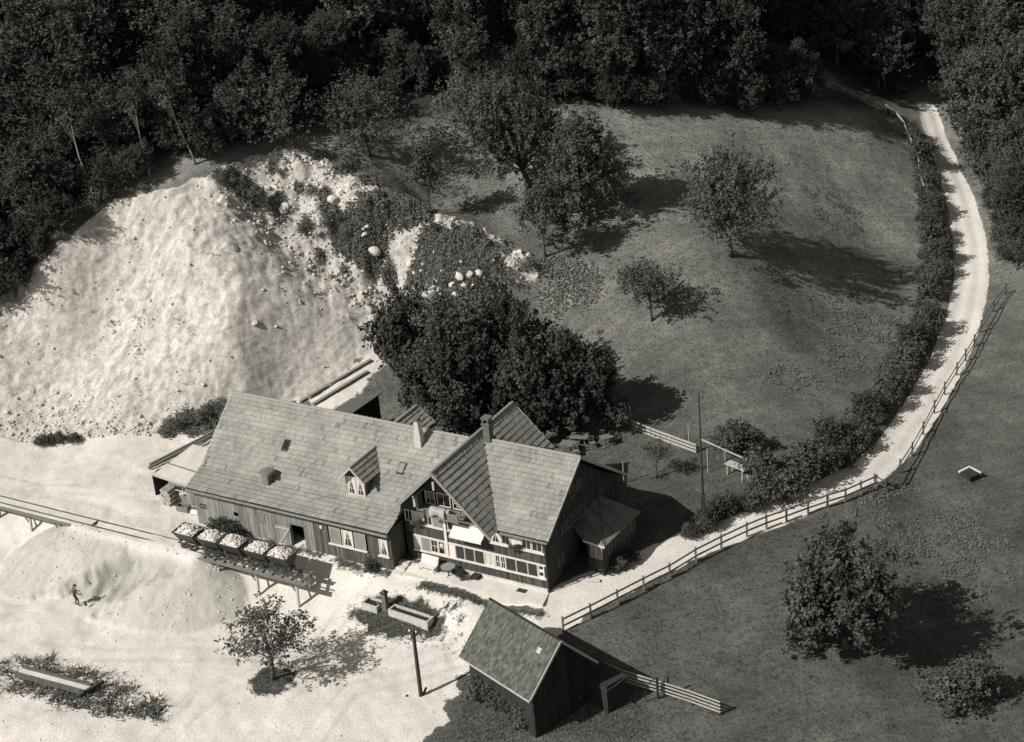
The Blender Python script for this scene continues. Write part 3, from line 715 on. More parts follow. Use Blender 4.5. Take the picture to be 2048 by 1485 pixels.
# barn roof: two pitches in front (bell-cast foot), one behind
zk, yk, ze, ye = 3.66, 1.5, 2.92, -.42
k1 = (BZ - zk) / (RY - yk); up1 = (0, 1, k1); up2 = (0, 1, (zk - ze) / (yk - ye)); upb = (0, -1, .72)
GXc, GZ, GW = 19.37, 7.74, .995             # cross gable axis, ridge height, pitch
xv0 = GXc - (GZ - zk) / GW; xv1 = GXc - (GZ - BZ) / GW
roof_plane(farm, [(XB0, yk, zk), (15.95, yk, zk), (GXc - (GZ - 4.05) / GW, yk + .47, 4.05), (xv1, RY, BZ), (XB0, RY, BZ)], (1, 0, 0), up1, 11)
roof_plane(farm, [(XB0, ye, ze), (15.86, ye, ze), (15.95, yk, zk), (XB0, yk, zk)], (1, 0, 0), up2, 12)
roof_plane(farm, [(XB0, RY, BZ), (xv1, RY, BZ), (xv1, 12.1, BZ - 6.37 * .72), (XB0, 12.1, BZ - 6.37 * .72)], (1, 0, 0), upb, 13)
ridge_tiles(farm, (XB0, RY, BZ), (xv1, RY, BZ))
MB().bar((XB0 - .03, RY, BZ), (XB0 - .03, yk, zk + .0), .05, .16).bar((XB0 - .03, yk, zk), (XB0 - .03, ye, ze), .05, .16).bar((XB0 - .03, RY, BZ), (XB0 - .03, 12.1, BZ - 6.37 * .72), .05, .16).build('verge_board', M['verge'], farm)
g = MB(); g.tube([(XB0, ye - .07, ze - .09), (15.86, ye - .07, ze - .12)], .085, 8); g.bar((XB0, ye + .02, ze - .2), (15.86, ye + .02, ze - .2), .04, .2); g.build('gutter', M['timber'], farm)
# house roof
kh = (HZ_ - 4.0) / (RY - 1.04); uph = (0, 1, kh)
xr0 = GXc + (GZ - HZ_) / GW; xr1 = GXc + (GZ - 4.0) / GW
roof_plane(farm, [(xr1 - .05, 1.04, 4.0), (XE, 1.04, 4.0), (XE, RY, HZ_), (xr0, RY, HZ_)], (1, 0, 0), uph, 14)
roof_plane(farm, [(xr0, RY, HZ_), (XE, RY, HZ_), (XE, 11.75, HZ_ - 6.02 * .72), (xr0, 11.75, HZ_ - 6.02 * .72)], (1, 0, 0), (0, -1, .72), 15)
ridge_tiles(farm, (xr0 + .1, RY, HZ_), (XE, RY, HZ_))
MB().bar((XE + .03, RY, HZ_ + .02), (XE + .03, 1.02, 4.02), .05, .17).bar((XE + .03, RY, HZ_ + .02), (XE + .03, 11.75, HZ_ - 6.02 * .72), .05, .17).build('verge_board', M['verge'], farm)
MB().tube([(23.3, .96, 3.93), (XE, .96, 3.9)], .07, 8).build('gutter', M['timber'], farm)
MB().tube([(26.2, .98, 3.86), (26.16, 1.35, 3.5), (26.16, 1.42, .1)], .045, 6).build('downpipe', M['steel'], farm)
# cross gable: right plane, left plane, rear
yA, yB = .07, 10.15
eR = 3.99; xR = GXc + (GZ - eR) / GW; xL = GXc - (GZ - eR) / GW
ymain = lambda z: RY - (HZ_ - z) / kh
ybarn = lambda z: RY - (BZ - z) / k1
roof_plane(farm, [(xR, yA, eR), (xR, ymain(eR) + .02, eR), (xr0, RY, HZ_), (xr0 - .01, RY + .4, HZ_), (GXc, RY + .9, GZ), (GXc, yA, GZ)], (0, 1, 0), (-1, 0, GW), 16, th=.40, lift=.05, tw=.2)
roof_plane(farm, [(xL, yA, eR), (xL, ybarn(eR), eR), (xv1, RY, BZ), (GXc, RY + .9, GZ), (GXc, yA, GZ)], (0, 1, 0), (1, 0, GW), 17)
zb = 4.45; xRb = GXc + (GZ - zb) / GW; xLb = GXc - (GZ - zb) / GW
roof_plane(farm, [(xRb, yB, zb), (xRb, RY + (HZ_ - zb) / .72, zb), (GXc + .02, RY + .1, GZ - .02), (GXc, yB, GZ)], (0, 1, 0), (-1, 0, GW), 18, th=.40, lift=.05, tw=.2)
roof_plane(farm, [(xLb, yB, zb), (xLb, RY + (BZ - zb) / .72, zb), (GXc - .02, RY + .1, GZ - .02), (GXc, yB, GZ)], (0, 1, 0), (1, 0, GW), 19)
ridge_tiles(farm, (GXc, yA, GZ), (GXc, yB, GZ))
MB().slab([(xRb - .3, yB - .5, 2.5), (xRb - .3, yB - .5, zb + .1), (GXc, yB - .5, GZ - .25), (xLb + .3, yB - .5, zb + .1), (xLb + .3, yB - .5, 2.5)], (0, -2.5, 0)).build('rear_gable_wall', M['dark_wood'], farm)
MB().bar((GXc, yA - .03, GZ - .02), (xR + .03, yA - .03, eR - .06), .05, .2).bar((GXc, yA - .03, GZ - .02), (xL - .03, yA - .03, eR - .06), .05, .2).build('barge_board', M['shutter'], farm)
MB().bar((GXc, yB + .03, GZ - .02), (xRb, yB + .03, zb), .05, .16).bar((GXc, yB + .03, GZ), (xLb, yB + .03, zb), .05, .16).build('verge_board', M['verge'], farm)
# front gable triangle: dark boarding set back under the overhang, purlin ends
gz = lambda t: GZ - .2 - abs(t - GXc) * GW
b = boards(15.95, 22.9, 3.9, gz, 1.50, .17, 21, [(17.6, 20.5, 4.55, 5.55)], (.7, 1.1)).build('gable_boards', M['dark_wood'], farm); b['kind'] = 'stuff'
for a_, z_ in ((17.75, 5.75), (GXc, GZ - .28), (21.0, 5.75)): MB().bar((a_, .12, z_), (a_, 1.5, z_), .16, .18).build('purlin', M['timber'], farm)
MB().slab([(17.68, .2, 5.0), (17.84, .2, 5.0), (17.82, .2, 5.6), (17.70, .2, 5.6)], (0, .1, 0)).build('corbel', M['cream'], farm)
MB().slab([(19.3, .1, 6.55), (19.44, .1, 6.55), (19.44, .1, 7.1), (19.3, .1, 7.1)], (0, .1, 0)).build('corbel', M['cream'], farm)
# gable balcony
MB().box(17.5, .75, 4.42, 20.9, 1.49, 4.50).build('balcony_floor', M['timber'], farm)
rb = MB()
for i in range(9): rb.box(18.25 + i * .25, .70, 4.12, 18.48 + i * .25, .735, 4.62, random.uniform(.8, 1.1))
rb.box(18.2, .685, 4.60, 20.52, .75, 4.68).box(18.2, .69, 4.1, 20.52, .74, 4.16)
rb.build('balcony_front', M['timber'], farm)
MB().box(17.55, .72, 4.5, 17.63, .80, 5.5).box(20.6, .72, 4.5, 20.68, .80, 4.9).build('balcony_post', M['timber'], farm)
window(farm, 17.75, 18.45, 4.6, 5.5, 1.50, 'glass', 1, 1)
window(farm, 18.6, 19.6, 4.6, 5.55, 1.50, 'glass', 1, 0)
window(farm, 19.75, 20.4, 4.6, 5.4, 1.50, 'glass', 1, 1)
# facade boarding
b = boards(15.95, 26.07, .3, 4.15, 1.50, .16, 22, [], (.6, 1.5)).build('facade_boards', M['dark_wood'], farm); b['kind'] = 'stuff'
MB().box(15.95, 1.36, -.6, 26.12, 1.54, .30).build('plinth', M['render'], farm)
# window bands
x = [16.03, 16.51, 17.09, 17.78, 18.33, 18.84, 19.62, 20.29, 21.01, 21.72, 22.49, 22.87, 23.25, 24.0, 24.81, 25.5, 25.98]
kinds = ['dark', 'curtain', 'shutter', 'glass', 'plate', 'white', 'shutter', 'shutter', 'shutter', 'curtain', 'glass', 'glass', 'shutter', 'shutter', 'shutter', 'white']
FY = 1.455
for i, kd in enumerate(kinds):
    z0 = 1.06
    z1 = 2.04 - .012 * (x[i] - 16)
    if kd == 'dark':
        MB().box(x[i], FY - .05, z0, x[i + 1] - .03, FY - .02, z1).build('shutter', M['black_wood'], farm); continue
    w = window(farm, x[i] + .015, x[i + 1] - .015, z0, z1, FY, {'plate': 'glass'}.get(kd, kd), 1 if kd in ('glass', 'curtain') else 0, 1 if kd in ('glass', 'curtain', 'plate') else 0, sm='shutter' if i == 2 else 'shutter_dark')
    if kd == 'plate':
        MB().tube([(x[i] + .27, FY - .05, 1.75), (x[i] + .27, FY - .075, 1.75)], .13, 12).build('round_sign', M['white'], w)
    if i == 15:
        MB().box(25.62, FY - .04, 1.2, 25.86, FY - .022, 1.42).box(25.62, FY - .04, 1.66, 25.86, FY - .022, 1.84).build('vent_hole', M['inside'], w)
MB().box(16.5, FY - .13, .96, 26.1, FY, 1.05).build('sill', M['white'], farm)
MB().slab([(16.5, FY - .08, 2.05), (26.1, FY - .08, 1.94), (26.1, FY, 1.94), (16.5, FY, 2.05)], (0, 0, .07)).build('head_board', M['white'], farm)
# upper band, left of the awning
x2 = [16.05, 16.64, 17.45, 18.11, 18.86]
for i, kd in enumerate(['glass', 'curtain', 'glass', 'shutter']):
    window(farm, x2[i] + .015, x2[i + 1] - .015, 3.02, 3.84, FY, kd, 0 if kd == 'shutter' else 1, 0)
MB().box(16.45, FY - .14, 2.92, 18.9, FY, 3.0).build('sill', M['white'], farm)
MB().box(17.0, FY - .1, 3.86, 21.3, FY, 3.93).build('head_board', M['cream'], farm)
MB().box(18.92, FY - .09, .98, 19.1, FY - .01, 3.85).build('pilaster', M['white'], farm)
for (a, c, kd) in [(19.2, 19.95, 'glass'), (20.05, 20.85, 'glass'), (20.95, 21.65, 'curtain')]:
    window(farm, a, c, 3.0, 3.8, FY, kd, 1, 0)
MB().box(19.15, FY - .12, 2.9, 21.9, FY, 2.98).build('sill', M['cream'], farm)
x3 = [22.25, 23.06, 23.7, 24.5, 25.2, 25.98]
for i, kd in enumerate(['drape', 'glass', 'white', 'glass', 'glass']):
    window(farm, x3[i] + .02, x3[i + 1] - .02, 2.86, 3.55, FY, kd, 1, 0)
MB().box(22.2, FY - .14, 2.76, 26.1, FY, 2.84).build('sill', M['white'], farm)
# flower box below the awning
MB().box(20.1, FY - .38, 2.72, 21.5, FY - .12, 2.9).build('flower_box', M['cream'], farm)
# awning
aw = MB(); n_ = 6
for i in range(n_):
    a = i / n_; b_ = (i + 1) / n_
    p = lambda t, s: Vector((19.75 + s * 2.3, 1.38 - t * .72, 3.62 - t * .5 - .05 * math.sin(math.pi * t)))
    aw.add([p(a, 0), p(a, 1), p(b_, 1), p(b_, 0), p(a, 0) - Vector((0, 0, .015)), p(a, 1) - Vector((0, 0, .015)), p(b_, 1) - Vector((0, 0, .015)), p(b_, 0) - Vector((0, 0, .015))], MB.HEX)
awo = aw.build('awning', M['cloth'], farm)
MB().box(19.75, .655, 2.98, 22.05, .675, 3.1).build('valance', M['cloth'], awo)
MB().tube([(19.78, 1.4, 3.0), (19.78, .7, 3.1)], .018, 5).build('awning_arm', M['steel'], awo)
MB().tube([(22.02, 1.4, 3.0), (22.02, .7, 3.1)], .018, 5).build('awning_arm', M['steel'], awo)
# gable end wall (in shade)
ez = lambda t: (4.2 + (t - 1.5) * kh if t < RY else 7.2 - (t - RY) * .72) - .12
b = boards(1.5, 11.3, -.4, ez, 26.035, .17, 23, [], (.6, 1.2), axis='y').build('end_boards', M['dark_wood'], farm); b['kind'] = 'stuff'
for a, c, z0, z1 in [(3.6, 4.2, 2.95, 3.7), (4.4, 5.0, 2.95, 3.7), (5.3, 5.9, 2.95, 3.7), (6.1, 6.7, 2.95, 3.7), (5.0, 5.6, 4.8, 5.5), (5.85, 6.45, 4.8, 5.5), (8.5, 9.1, 2.5, 3.3), (3.0, 3.6, 1.0, 1.8)]:
    window(farm, a, c, z0, z1, 26.09, 'glass', 1, 1, axis='y', fm='shutter', fr=.04)
# porch on the gable end
ann = MB()
ann.slab([(27.2, 4.75, -.5), (28.4, 4.5, -.5), (28.4, 9.0, -.5), (26.1, 9.0, -.5), (26.1, 6.5, -.5), (27.2, 6.5, -.5)], (0, 0, 2.62))
ann.build('porch_wall', M['dark_wood'], farm)
A_, B_, Cc, D_, E_ = (28.62, 4.38, 2.16), (28.78, 9.1, 2.16), (26.1, 8.7, 2.98), (26.1, 6.5, 2.98), (27.05, 4.55, 2.2)
pr_ = MB()
for tri in ((A_, B_, Cc), (A_, Cc, D_), (A_, D_, E_), (E_, D_, (26.1, 5.2, 2.5))): pr_.slab(tri, (0, 0, .06))
po = pr_.build('porch_roof', M['zinc'], farm)
sm = MB()
for p, q in [(A_, D_), (A_, Cc), ((28.67, 6, 2.16), (26.1, 7.3, 2.98)), ((28.72, 7.6, 2.16), (26.1, 8.1, 2.98)), (E_, D_)]:
    p = Vector(p) + Vector((0, 0, .09)); q = Vector(q) + Vector((0, 0, .09)); sm.bar(p, q, .04, .06)
sm.build('roof_seam', M['zinc'], po)
MB().bar(A_, E_, .05, .12).build('fascia', M['white'], po)
window(farm, 27.5, 27.92, 1.15, 2.0, 4.63, 'shutter', 0, 0); window(farm, 27.95, 28.35, 1.15, 2.0, 4.55, 'shutter', 0, 0)
for a in (5.2, 6.1, 6.9, 7.7, 8.4): window(farm, a, a + .5, 1.15, 1.95, 28.4, 'glass', 1, 1, axis='y', fm='shutter', fr=.04)
MB().box(26.15, 4.0, -.5, 27.15, 4.8, -.02).build('porch_step', M['concrete'], farm)
MB().slab([(27.2, 3.3, .06), (28.5, 3.7, .06), (28.35, 3.95, .06), (27.1, 3.5, .06)], (0, 0, .07)).build('kerb', M['concrete'], farm)
# terrace, steps
MB().slab([(16.5, -.3, -1.0), (18.3, -.3, -1.0), (18.3, -.02, -1.0), (26.45, .1, -1.0), (26.2, 1.36, -1.0), (16.5, 1.36, -1.0)], (0, 0, 1.1)).build('terrace', M['concrete'], farm)
for i in range(3):
    MB().box(15.78 + i * .0, -.35 + i * .42, -.8, 16.48, .06 + i * .42, .12 + i * .13).build('step', M['concrete'], farm)
MB().box(24.2, .75, .1, 24.85, 1.15, .112).build('grating', M['iron'], farm)
MB().box(20.9, .9, .1, 21.4, 1.36, .33).build('cellar_hatch', M['black_wood'], farm)
# dormer on the barn roof
zr_ = lambda y: zk + k1 * (y - yk)
dx0, dx1, dyf = 11.5, 13.05, 1.72
dm = MB(); dxc = (dx0 + dx1) / 2; dz0 = zr_(dyf) - .1; dze = 5.28; dzr = 6.05
dm.slab([(dx0, dyf, dz0), (dx1, dyf, dz0), (dx1, dyf, dze), (dxc, dyf, dzr - .08), (dx0, dyf, dze)], (0, 2.6, 0))
dmo = dm.build('dormer', M['dark_wood'], farm)
MB().box(dx0 - .08, dyf - .13, dz0 - .05, dx1 + .08, dyf, dz0 + .1).build('sill', M['white'], dmo)
for a in (dx0 + .1, dxc + .02):
    f = window(farm, a, a + .66, dz0 + .16, dze - .08, dyf, 'drape', 1, 2)
ov = .22; sl = (dzr - dze) / (dxc - dx0); dex0, dex1 = dx0 - ov, dx1 + ov; dez = dzr - (dxc - dex0) * sl
ye_ = lambda z: yk + (z - zk) / k1
for sx, sd in ((dex1, 31), (dex0, 32)):
    poly = [(sx, dyf - .4, dez), (sx, ye_(dez), dez), (dxc, ye_(dzr), dzr), (dxc, dyf - .4, dzr)]
    e = Vector((0, 1, 0)); u = Vector((dxc - sx, 0, dzr - dez)).normalized(); n = e.cross(u); n = n if n.z > 0 else -n
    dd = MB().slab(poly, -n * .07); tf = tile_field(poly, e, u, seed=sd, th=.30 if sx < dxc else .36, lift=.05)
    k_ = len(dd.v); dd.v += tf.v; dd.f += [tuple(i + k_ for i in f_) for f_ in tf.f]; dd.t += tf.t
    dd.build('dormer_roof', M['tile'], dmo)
MB().bar((dxc, dyf - .43, dzr), (dex1 + .02, dyf - .43, dez - .03), .04, .13).bar((dxc, dyf - .43, dzr), (dex0 - .02, dyf - .43, dez - .03), .04, .13).build('barge_board', M['cream'], dmo)
MB().tube([(dxc, dyf - .42, dzr + .03), (dxc, ye_(dzr), dzr + .03)], .09, 8).build('ridge_capping', M['tile'], dmo)
# rear dormer
rdx, rdz, rdy = 12.9, 7.12, 8.55
rr_ = MB(); yback = lambda z: RY + (BZ - z) / .72
ez_ = 6.15; xe = rdx + 1.3
for sx, sd in ((xe, 41), (2 * rdx - xe, 42)):
    poly = [(sx, rdy, ez_), (sx, yback(ez_) - .3, ez_), (rdx, RY + .05, rdz), (rdx, rdy, rdz)]
    roof_plane(farm, poly, (0, 1, 0), (rdx - sx, 0, rdz - ez_), sd, th=.36, lift=.05)
MB().slab([(xe - .2, rdy - .2, 4.8), (xe - .2, rdy - .2, ez_), (rdx, rdy - .2, rdz - .15), (2 * rdx - xe + .2, rdy - .2, ez_), (2 * rdx - xe + .2, rdy - .2, 4.8)], (0, -1.6, 0)).build('rear_dormer_wall', M['dark_wood'], farm)
MB().bar((rdx, rdy + .02, rdz), (xe, rdy + .02, ez_), .05, .12).bar((rdx, rdy + .02, rdz), (2 * rdx - xe, rdy + .02, ez_), .05, .12).build('verge_board', M['verge'], farm)
ridge_tiles(farm, (rdx, RY + .1, rdz), (rdx, rdy, rdz))
# chimneys and roof lights
ch = MB().hexa([(15.1, 4.68, 6.2), (15.6, 4.68, 6.2), (15.6, 5.2, 6.2), (15.1, 5.2, 6.2), (15.12, 4.7, 7.35), (15.58, 4.7, 7.35), (15.58, 5.18, 7.35), (15.12, 5.18, 7.35)]).build('chimney', M['brick'], farm)
MB().hexa([(15.14, 4.72, 7.35), (15.56, 4.72, 7.35), (15.56, 5.16, 7.35), (15.14, 5.16, 7.35), (15.2, 4.76, 8.25), (15.46, 4.76, 8.25), (15.46, 5.1, 8.25), (15.2, 5.1, 8.25)]).build('flue', M['brick'], ch)
MB().box(15.17, 4.73, 8.25, 15.49, 5.13, 8.45).build('chimney_cap', M['soot'], ch)
ch = MB().box(19.85, 5.5, 6.8, 20.32, 5.98, 8.5).box(19.79, 5.44, 8.5, 20.38, 6.04, 8.6).build('chimney', M['soot'], farm)
MB().box(19.85, 5.5, 8.6, 19.95, 5.98, 8.9).box(20.22, 5.5, 8.6, 20.32, 5.98, 8.9).box(19.79, 5.44, 8.9, 20.38, 6.04, 9.0).build('chimney_cap', M['soot'], ch)
vz = zr_(1.15)
ch = MB().box(5.22, 1.0, vz - .4, 5.68, 1.55, vz + 1.0).build('vent_shaft', M['timber'], farm)
MB().slab([(4.95, .88, vz + 1.05), (5.95, .88, vz + 1.05), (5.85, .88, vz + 1.16), (5.45, .88, vz + 1.26), (5.05, .88, vz + 1.16)], (0, .8, 0)).build('vent_cap', M['timber'], ch)
for xa, ya in ((5.4, 3.1), (14.5, 3.15)):
    za = zr_(ya) + .075; zb_ = zr_(ya + .6) + .075
    s_ = MB()
    s_.hexa([(xa, ya, za + .03), (xa + .5, ya, za + .03), (xa + .5, ya + .6, zb_ + .03), (xa, ya + .6, zb_ + .03), (xa, ya, za + .12), (xa + .5, ya, za + .12), (xa + .5, ya + .6, zb_ + .12), (xa, ya + .6, zb_ + .12)])
    so = s_.build('skylight', M['iron'], farm)
    l_ = lambda t, h_: (ya + .6 * t, za + (zb_ - za) * t + h_)
    (y0, z0), (y1, z1) = l_(.1, .123), l_(.9, .123)
    MB().hexa([(xa + .06, y0, z0), (xa + .44, y0, z0), (xa + .44, y1, z1), (xa + .06, y1, z1), (xa + .06, y0, z0 + .01), (xa + .44, y0, z0 + .01), (xa + .44, y1, z1 + .01), (xa + .06, y1, z1 + .01)]).build('pane', M['glass'] if xa < 10 else M['shutter'], so)

# ---- small tiled shed in the foreground
SR, SE = 3.1, .4
p1, p2 = at(980, 1200, SR), at(1122, 1284, SR)
d2 = p2 - p1; SY = math.atan2(d2[1], d2[0]); SL = float(np.hypot(d2[0], d2[1])); sc_, ss_ = math.cos(SY), math.sin(SY)
e1 = at(917, 1312, SE) - p1
hw = abs(-ss_ * e1[0] + sc_ * e1[1]); eo = sc_ * e1[0] + ss_ * e1[1]
sbase = (p1[0], p1[1], 0.0)
shed = empty('tiled_shed', sbase, SY, 'small tiled shed beside the road, its dark gable end in shade', 'shed')
roof_plane(shed, [(-.05, -hw, SE), (SL, -hw, SE), (SL, 0, SR), (-.05, 0, SR)], (1, 0, 0), (0, hw, (SR-SE)), 51, 'tile_dark', tw=.15, th=.27, lift=.045, tone=(.62, 1.38))
roof_plane(shed, [(-.05, 0, SR), (SL, 0, SR), (SL, hw, SE), (-.05, hw, SE)], (1, 0, 0), (0, -hw, (SR-SE)), 52, 'tile_dark', tw=.15, th=.27, lift=.045, tone=(.62, 1.38))
MB().bar((-.05, 0, SR+.08), (SL, 0, SR+.08), .14, .06).build('ridge_board', M['black_wood'], shed)
MB().bar((SL + .03, 0, SR+.02), (SL + .03, -hw, SE+.02), .05, .14).bar((SL + .03, 0, SR+.02), (SL + .03, hw, SE+.02), .05, .14).build('verge_board', M['verge'], shed)
MB().bar((-.05, -hw - .03, SE-.03), (SL, -hw - .03, SE-.03), .08, .12).build('eave_board', M['pale_wood'], shed)
MB().slab([(.3, -hw + .35, -3), (.3, hw - .35, -3), (.3, hw - .35, SE), (.3, 0, SR-.15), (.3, -hw + .35, SE)], (SL - .55, 0, 0)).build('wall', M['black_wood'], shed)
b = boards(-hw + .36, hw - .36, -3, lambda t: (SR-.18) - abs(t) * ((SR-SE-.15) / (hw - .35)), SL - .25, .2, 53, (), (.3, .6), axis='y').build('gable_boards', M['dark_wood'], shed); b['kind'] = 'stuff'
gt_ = MB().box(-.15, -.17, 0, .15, .17, .03).build('glass_tile', M['cream'], shed)
gt_.matrix_local = Matrix.Translation((SL * .83, -hw * .30, SR - (SR-SE) * .30 + .10)) @ Matrix.Rotation(math.atan2((SR-SE), hw), 4, 'X')
# little lean-to store behind the shed
q0, q1, q2, q3 = at(1160, 1352, -.6), at(1205, 1327, -.4), at(1256, 1356, -.6), at(1214, 1386, -.8)
lt = empty('lean_to_store', (float(q0[0]), float(q0[1]), 0), 0, 'low store with a dark flat pent roof next to the tiled shed', 'store')
loc_ = lambda q: (float(q[0] - q0[0]), float(q[1] - q0[1]), float(q[2]))
MB().slab([loc_(q) for q in (q0, q1, q2, q3)], (0, 0, .08)).build('roof', M['black_wood'], lt)
cx_ = sum(loc_(q)[0] for q in (q0, q1, q2, q3)) / 4; cy_ = sum(loc_(q)[1] for q in (q0, q1, q2, q3)) / 4
MB().slab([(cx_ + (a - cx_) * .9, cy_ + (b__ - cy_) * .9, -3.6) for a, b__, c__ in map(loc_, (q0, q1, q2, q3))], (0, 0, 3.12)).build('wall', M['black_wood'], lt)
# ---- lean-to shed on the far side of the barn end
ls = empty('lean_to_shed', W(-4.6, 2.0), HY, 'low boarded shed with pale sheet roof against the barn end', 'shed')
MB().slab([(-.3, -.45, 1.95), (4.2, -.75, 1.75), (4.2, 3.2, 2.5), (.4, 3.2, 2.6)], (0, 0, .06)).build('roof', M['sheet'], ls)
MB().bar((-.25, .9, 2.24), (4.2, .6, 2.1), .1, .08).build('roof_batten', M['timber'], ls)
MB().bar((-.3, -.48, 1.97), (4.2, -.78, 1.77), .06, .12).build('fascia', M['pale_wood'], ls)
b = boards(.9, 4.2, -.3, 1.8, -.35, .2, 61, [(1.2, 2.3, .75, 1.45)], (.8, 1.2)).build('wall_boards', M['barn'], ls); b['kind'] = 'stuff'
MB().box(.7, 1.2, -.3, 4.2, 3.0, 1.85).build('wall', M['inside'], ls)
MB().box(1.3, -.42, .85, 1.34, -.38, 1.45).box(2.1, -.42, .85, 2.14, -.38, 1.45).box(1.3, -.43, 1.1, 2.14, -.38, 1.14).build('window_frame', M['white'], ls)
MB().slab([(-.6, -.3, -.3), (-.6, .9, -.3), (-.6, .9, 1.8), (-.6, .3, 1.95), (-.6, -.3, 1.75)], (.06, 0, 0)).build('end_panel', M['black_wood'], ls)
MB().slab([(-.55, .9, -.3), (.75, .9, -.3), (.75, .9, 2.0), (-.55, .9, 1.85)], (0, .08, 0)).build('back_panel', M['black_wood'], ls)
# ---- small shed behind the barn
a0, a1 = at(765, 787, 3.4), at(700, 832, 3.4)
rs = empty('pent_roof_shed', (float(a1[0]), float(a1[1]), 0), math.atan2(a0[1] - a1[1], a0[0] - a1[0]), 'dark pent-roofed shed standing behind the barn ridge', 'shed')
ln_ = float(np.hypot(a0[0] - a1[0], a0[1] - a1[1]))
MB().slab([(-.5, 0, 3.4), (ln_, 0, 3.4), (ln_, 3.0, 2.3), (-.5, 3.0, 2.3)], (0, 0, .09)).build('roof', M['tile_dark'], rs)
MB().slab([(ln_ - .3, .15, -.5), (ln_ - .3, 2.8, -.5), (ln_ - .3, 2.8, 2.3), (ln_ - .3, .15, 3.3)], (-ln_, 0, 0)).build('wall', M['black_wood'], rs)
# ------------------------------------------------------------------ vegetation
def leaf_quads(P, Nrm, size, r, aspect=.62):
    """one leaf-sized quad per point"""
    n = len(P); rnd = r.normal(size=(n, 3)); t = np.cross(Nrm, rnd); t /= np.linalg.norm(t, axis=1, keepdims=True) + 1e-9
    b = np.cross(Nrm, t); s = size * r.uniform(.6, 1.25, (n, 1)) * .5
    a, c = t * s, b * s * aspect
    V = np.stack([P - a, P + c - a * .1, P + a, P - c - a * .1], 1).reshape(-1, 3)
    return V, np.arange(n * 4).reshape(n, 4)
def unit(v): return v / (np.linalg.norm(v, axis=-1, keepdims=True) + 1e-9)
def make_tree(seed, H, R_, zc0, clumps, twigs, lv, ls, shape='round', spray=.5, trunk_r=.2, lean=(0, 0), limbs_vis=1.0, gap=.22, mat_leaf='leaf', inner=.35, barkm='bark', lobes=0):
    """returns (trunk mesh, crown mesh). H height, R_ crown radius, zc0 crown base height"""
    r = np.random.default_rng(seed); rr = random.Random(seed)
    zc = (zc0 + H) / 2; hh = (H - zc0) / 2
    # clump centres through the crown shell
    u = unit(r.normal(size=(clumps * 4, 3))); u[:, 2] = np.where(u[:, 2] < -.55, -u[:, 2], u[:, 2])
    lump = 1 + .22 * np.sin(u[:, 0] * 3.1 + seed) * np.cos(u[:, 1] * 2.7 + seed * 2) + .12 * np.sin(u[:, 2] * 5 + seed)
    rad = (inner + (1 - inner) * r.random(len(u)) ** .6) * lump
    c = u * rad[:, None] * np.array([R_, R_, hh])
    if lobes:                            # gather the clumps into boughs with dark hollows between
        lu = unit(r.normal(size=(lobes, 3))); lu[:, 2] = np.abs(lu[:, 2]) * 1.1 - .25; lu = unit(lu)
        lc = lu * (.62 + .16 * r.random((lobes, 1))) * np.array([R_, R_, hh]); which = r.integers(0, lobes, len(c))
        c = lc[which] + r.normal(size=c.shape) * np.array([R_, R_, hh]) * .60 / math.sqrt(lobes)
    if shape == 'cone':
        f = np.clip(1.15 - (c[:, 2] / hh + 1) / 2 * .95, .15, 1.05); c[:, :2] *= f[:, None]
    elif shape == 'flat':
        c[:, 2] = np.where(c[:, 2] < 0, c[:, 2] * .55, c[:, 2])
    c = c[r.permutation(len(c))][:clumps]
    top = np.array([lean[0], lean[1], 0.0])
    c[:, 2] += zc; c += top * ((c[:, 2:3] - 0) / H)
    # trunk and limbs
    mb = MB(); axis = lambda z: np.array([lean[0] * z / H + .06 * math.sin(z * 1.3 + seed), lean[1] * z / H + .06 * math.cos(z * 1.1 + seed), z])
    ztop = zc0 + (H - zc0) * (.8 if shape == 'cone' else .6)
    zs = np.linspace(0, ztop, 7); mb.tube([axis(z) + np.array([0, 0, -.15 if z == 0 else 0]) for z in zs], [trunk_r * (1.35 if z == 0 else 1) * (1 - .8 * z / ztop) + .015 for z in zs], 7)
    for q in c[: int(len(c) * limbs_vis)]:
        z0 = min(max(zc0 * .75 + (q[2] - zc0) * .45, zc0 * .7), ztop * .95); s = axis(z0); d = q - s
        m1 = s + d * .45 + np.array([0, 0, .10 * np.linalg.norm(d[:2])]) + r.normal(size=3) * .12
        r0 = trunk_r * .32 * (1 - .5 * z0 / H)
        mb.tube([s, m1, q], [r0, r0 * .6, r0 * .18], 4, cap=False)
    # leaves on twigs in each clump
    cs = gap * R_
    tc = np.repeat(c, twigs, 0); o = r.normal(size=tc.shape) * cs * np.array([1, 1, .8]); st = tc + o
    outd = unit(st - np.array([top[0] * .5, top[1] * .5, zc - hh * .35]))
    td = unit(outd * .9 + np.array([0, 0, .45]) + r.normal(size=tc.shape) * .5)
    tl_ = spray * r.uniform(.5, 1.4, (len(tc), 1))
    t = r.random((len(tc), lv, 1)) ** .8
    P = st[:, None, :] + td[:, None, :] * tl_[:, None, :] * t + r.normal(size=(len(tc), lv, 3)) * (.07 + .10 * (1 - t))
    P = P.reshape(-1, 3); od = np.repeat(outd, lv, 0)
    Nn = unit(od * .5 + np.array([0, 0, .5]) + r.normal(size=P.shape) * .65)
    P = P[P[:, 2] > .25] if zc0 > .6 else P
    Nn = Nn[:len(P)] if len(Nn) != len(P) else Nn
    V_, F_ = leaf_quads(P, Nn, ls, r)
    tone = np.clip(np.repeat(np.repeat(r.normal(.5, .22, len(c)), twigs), lv)[:len(P)] + r.normal(0, .18, len(P)), 0, 1)
    cm = np_mesh('crown', V_, F_, tone); cm.materials.append(M[mat_leaf])
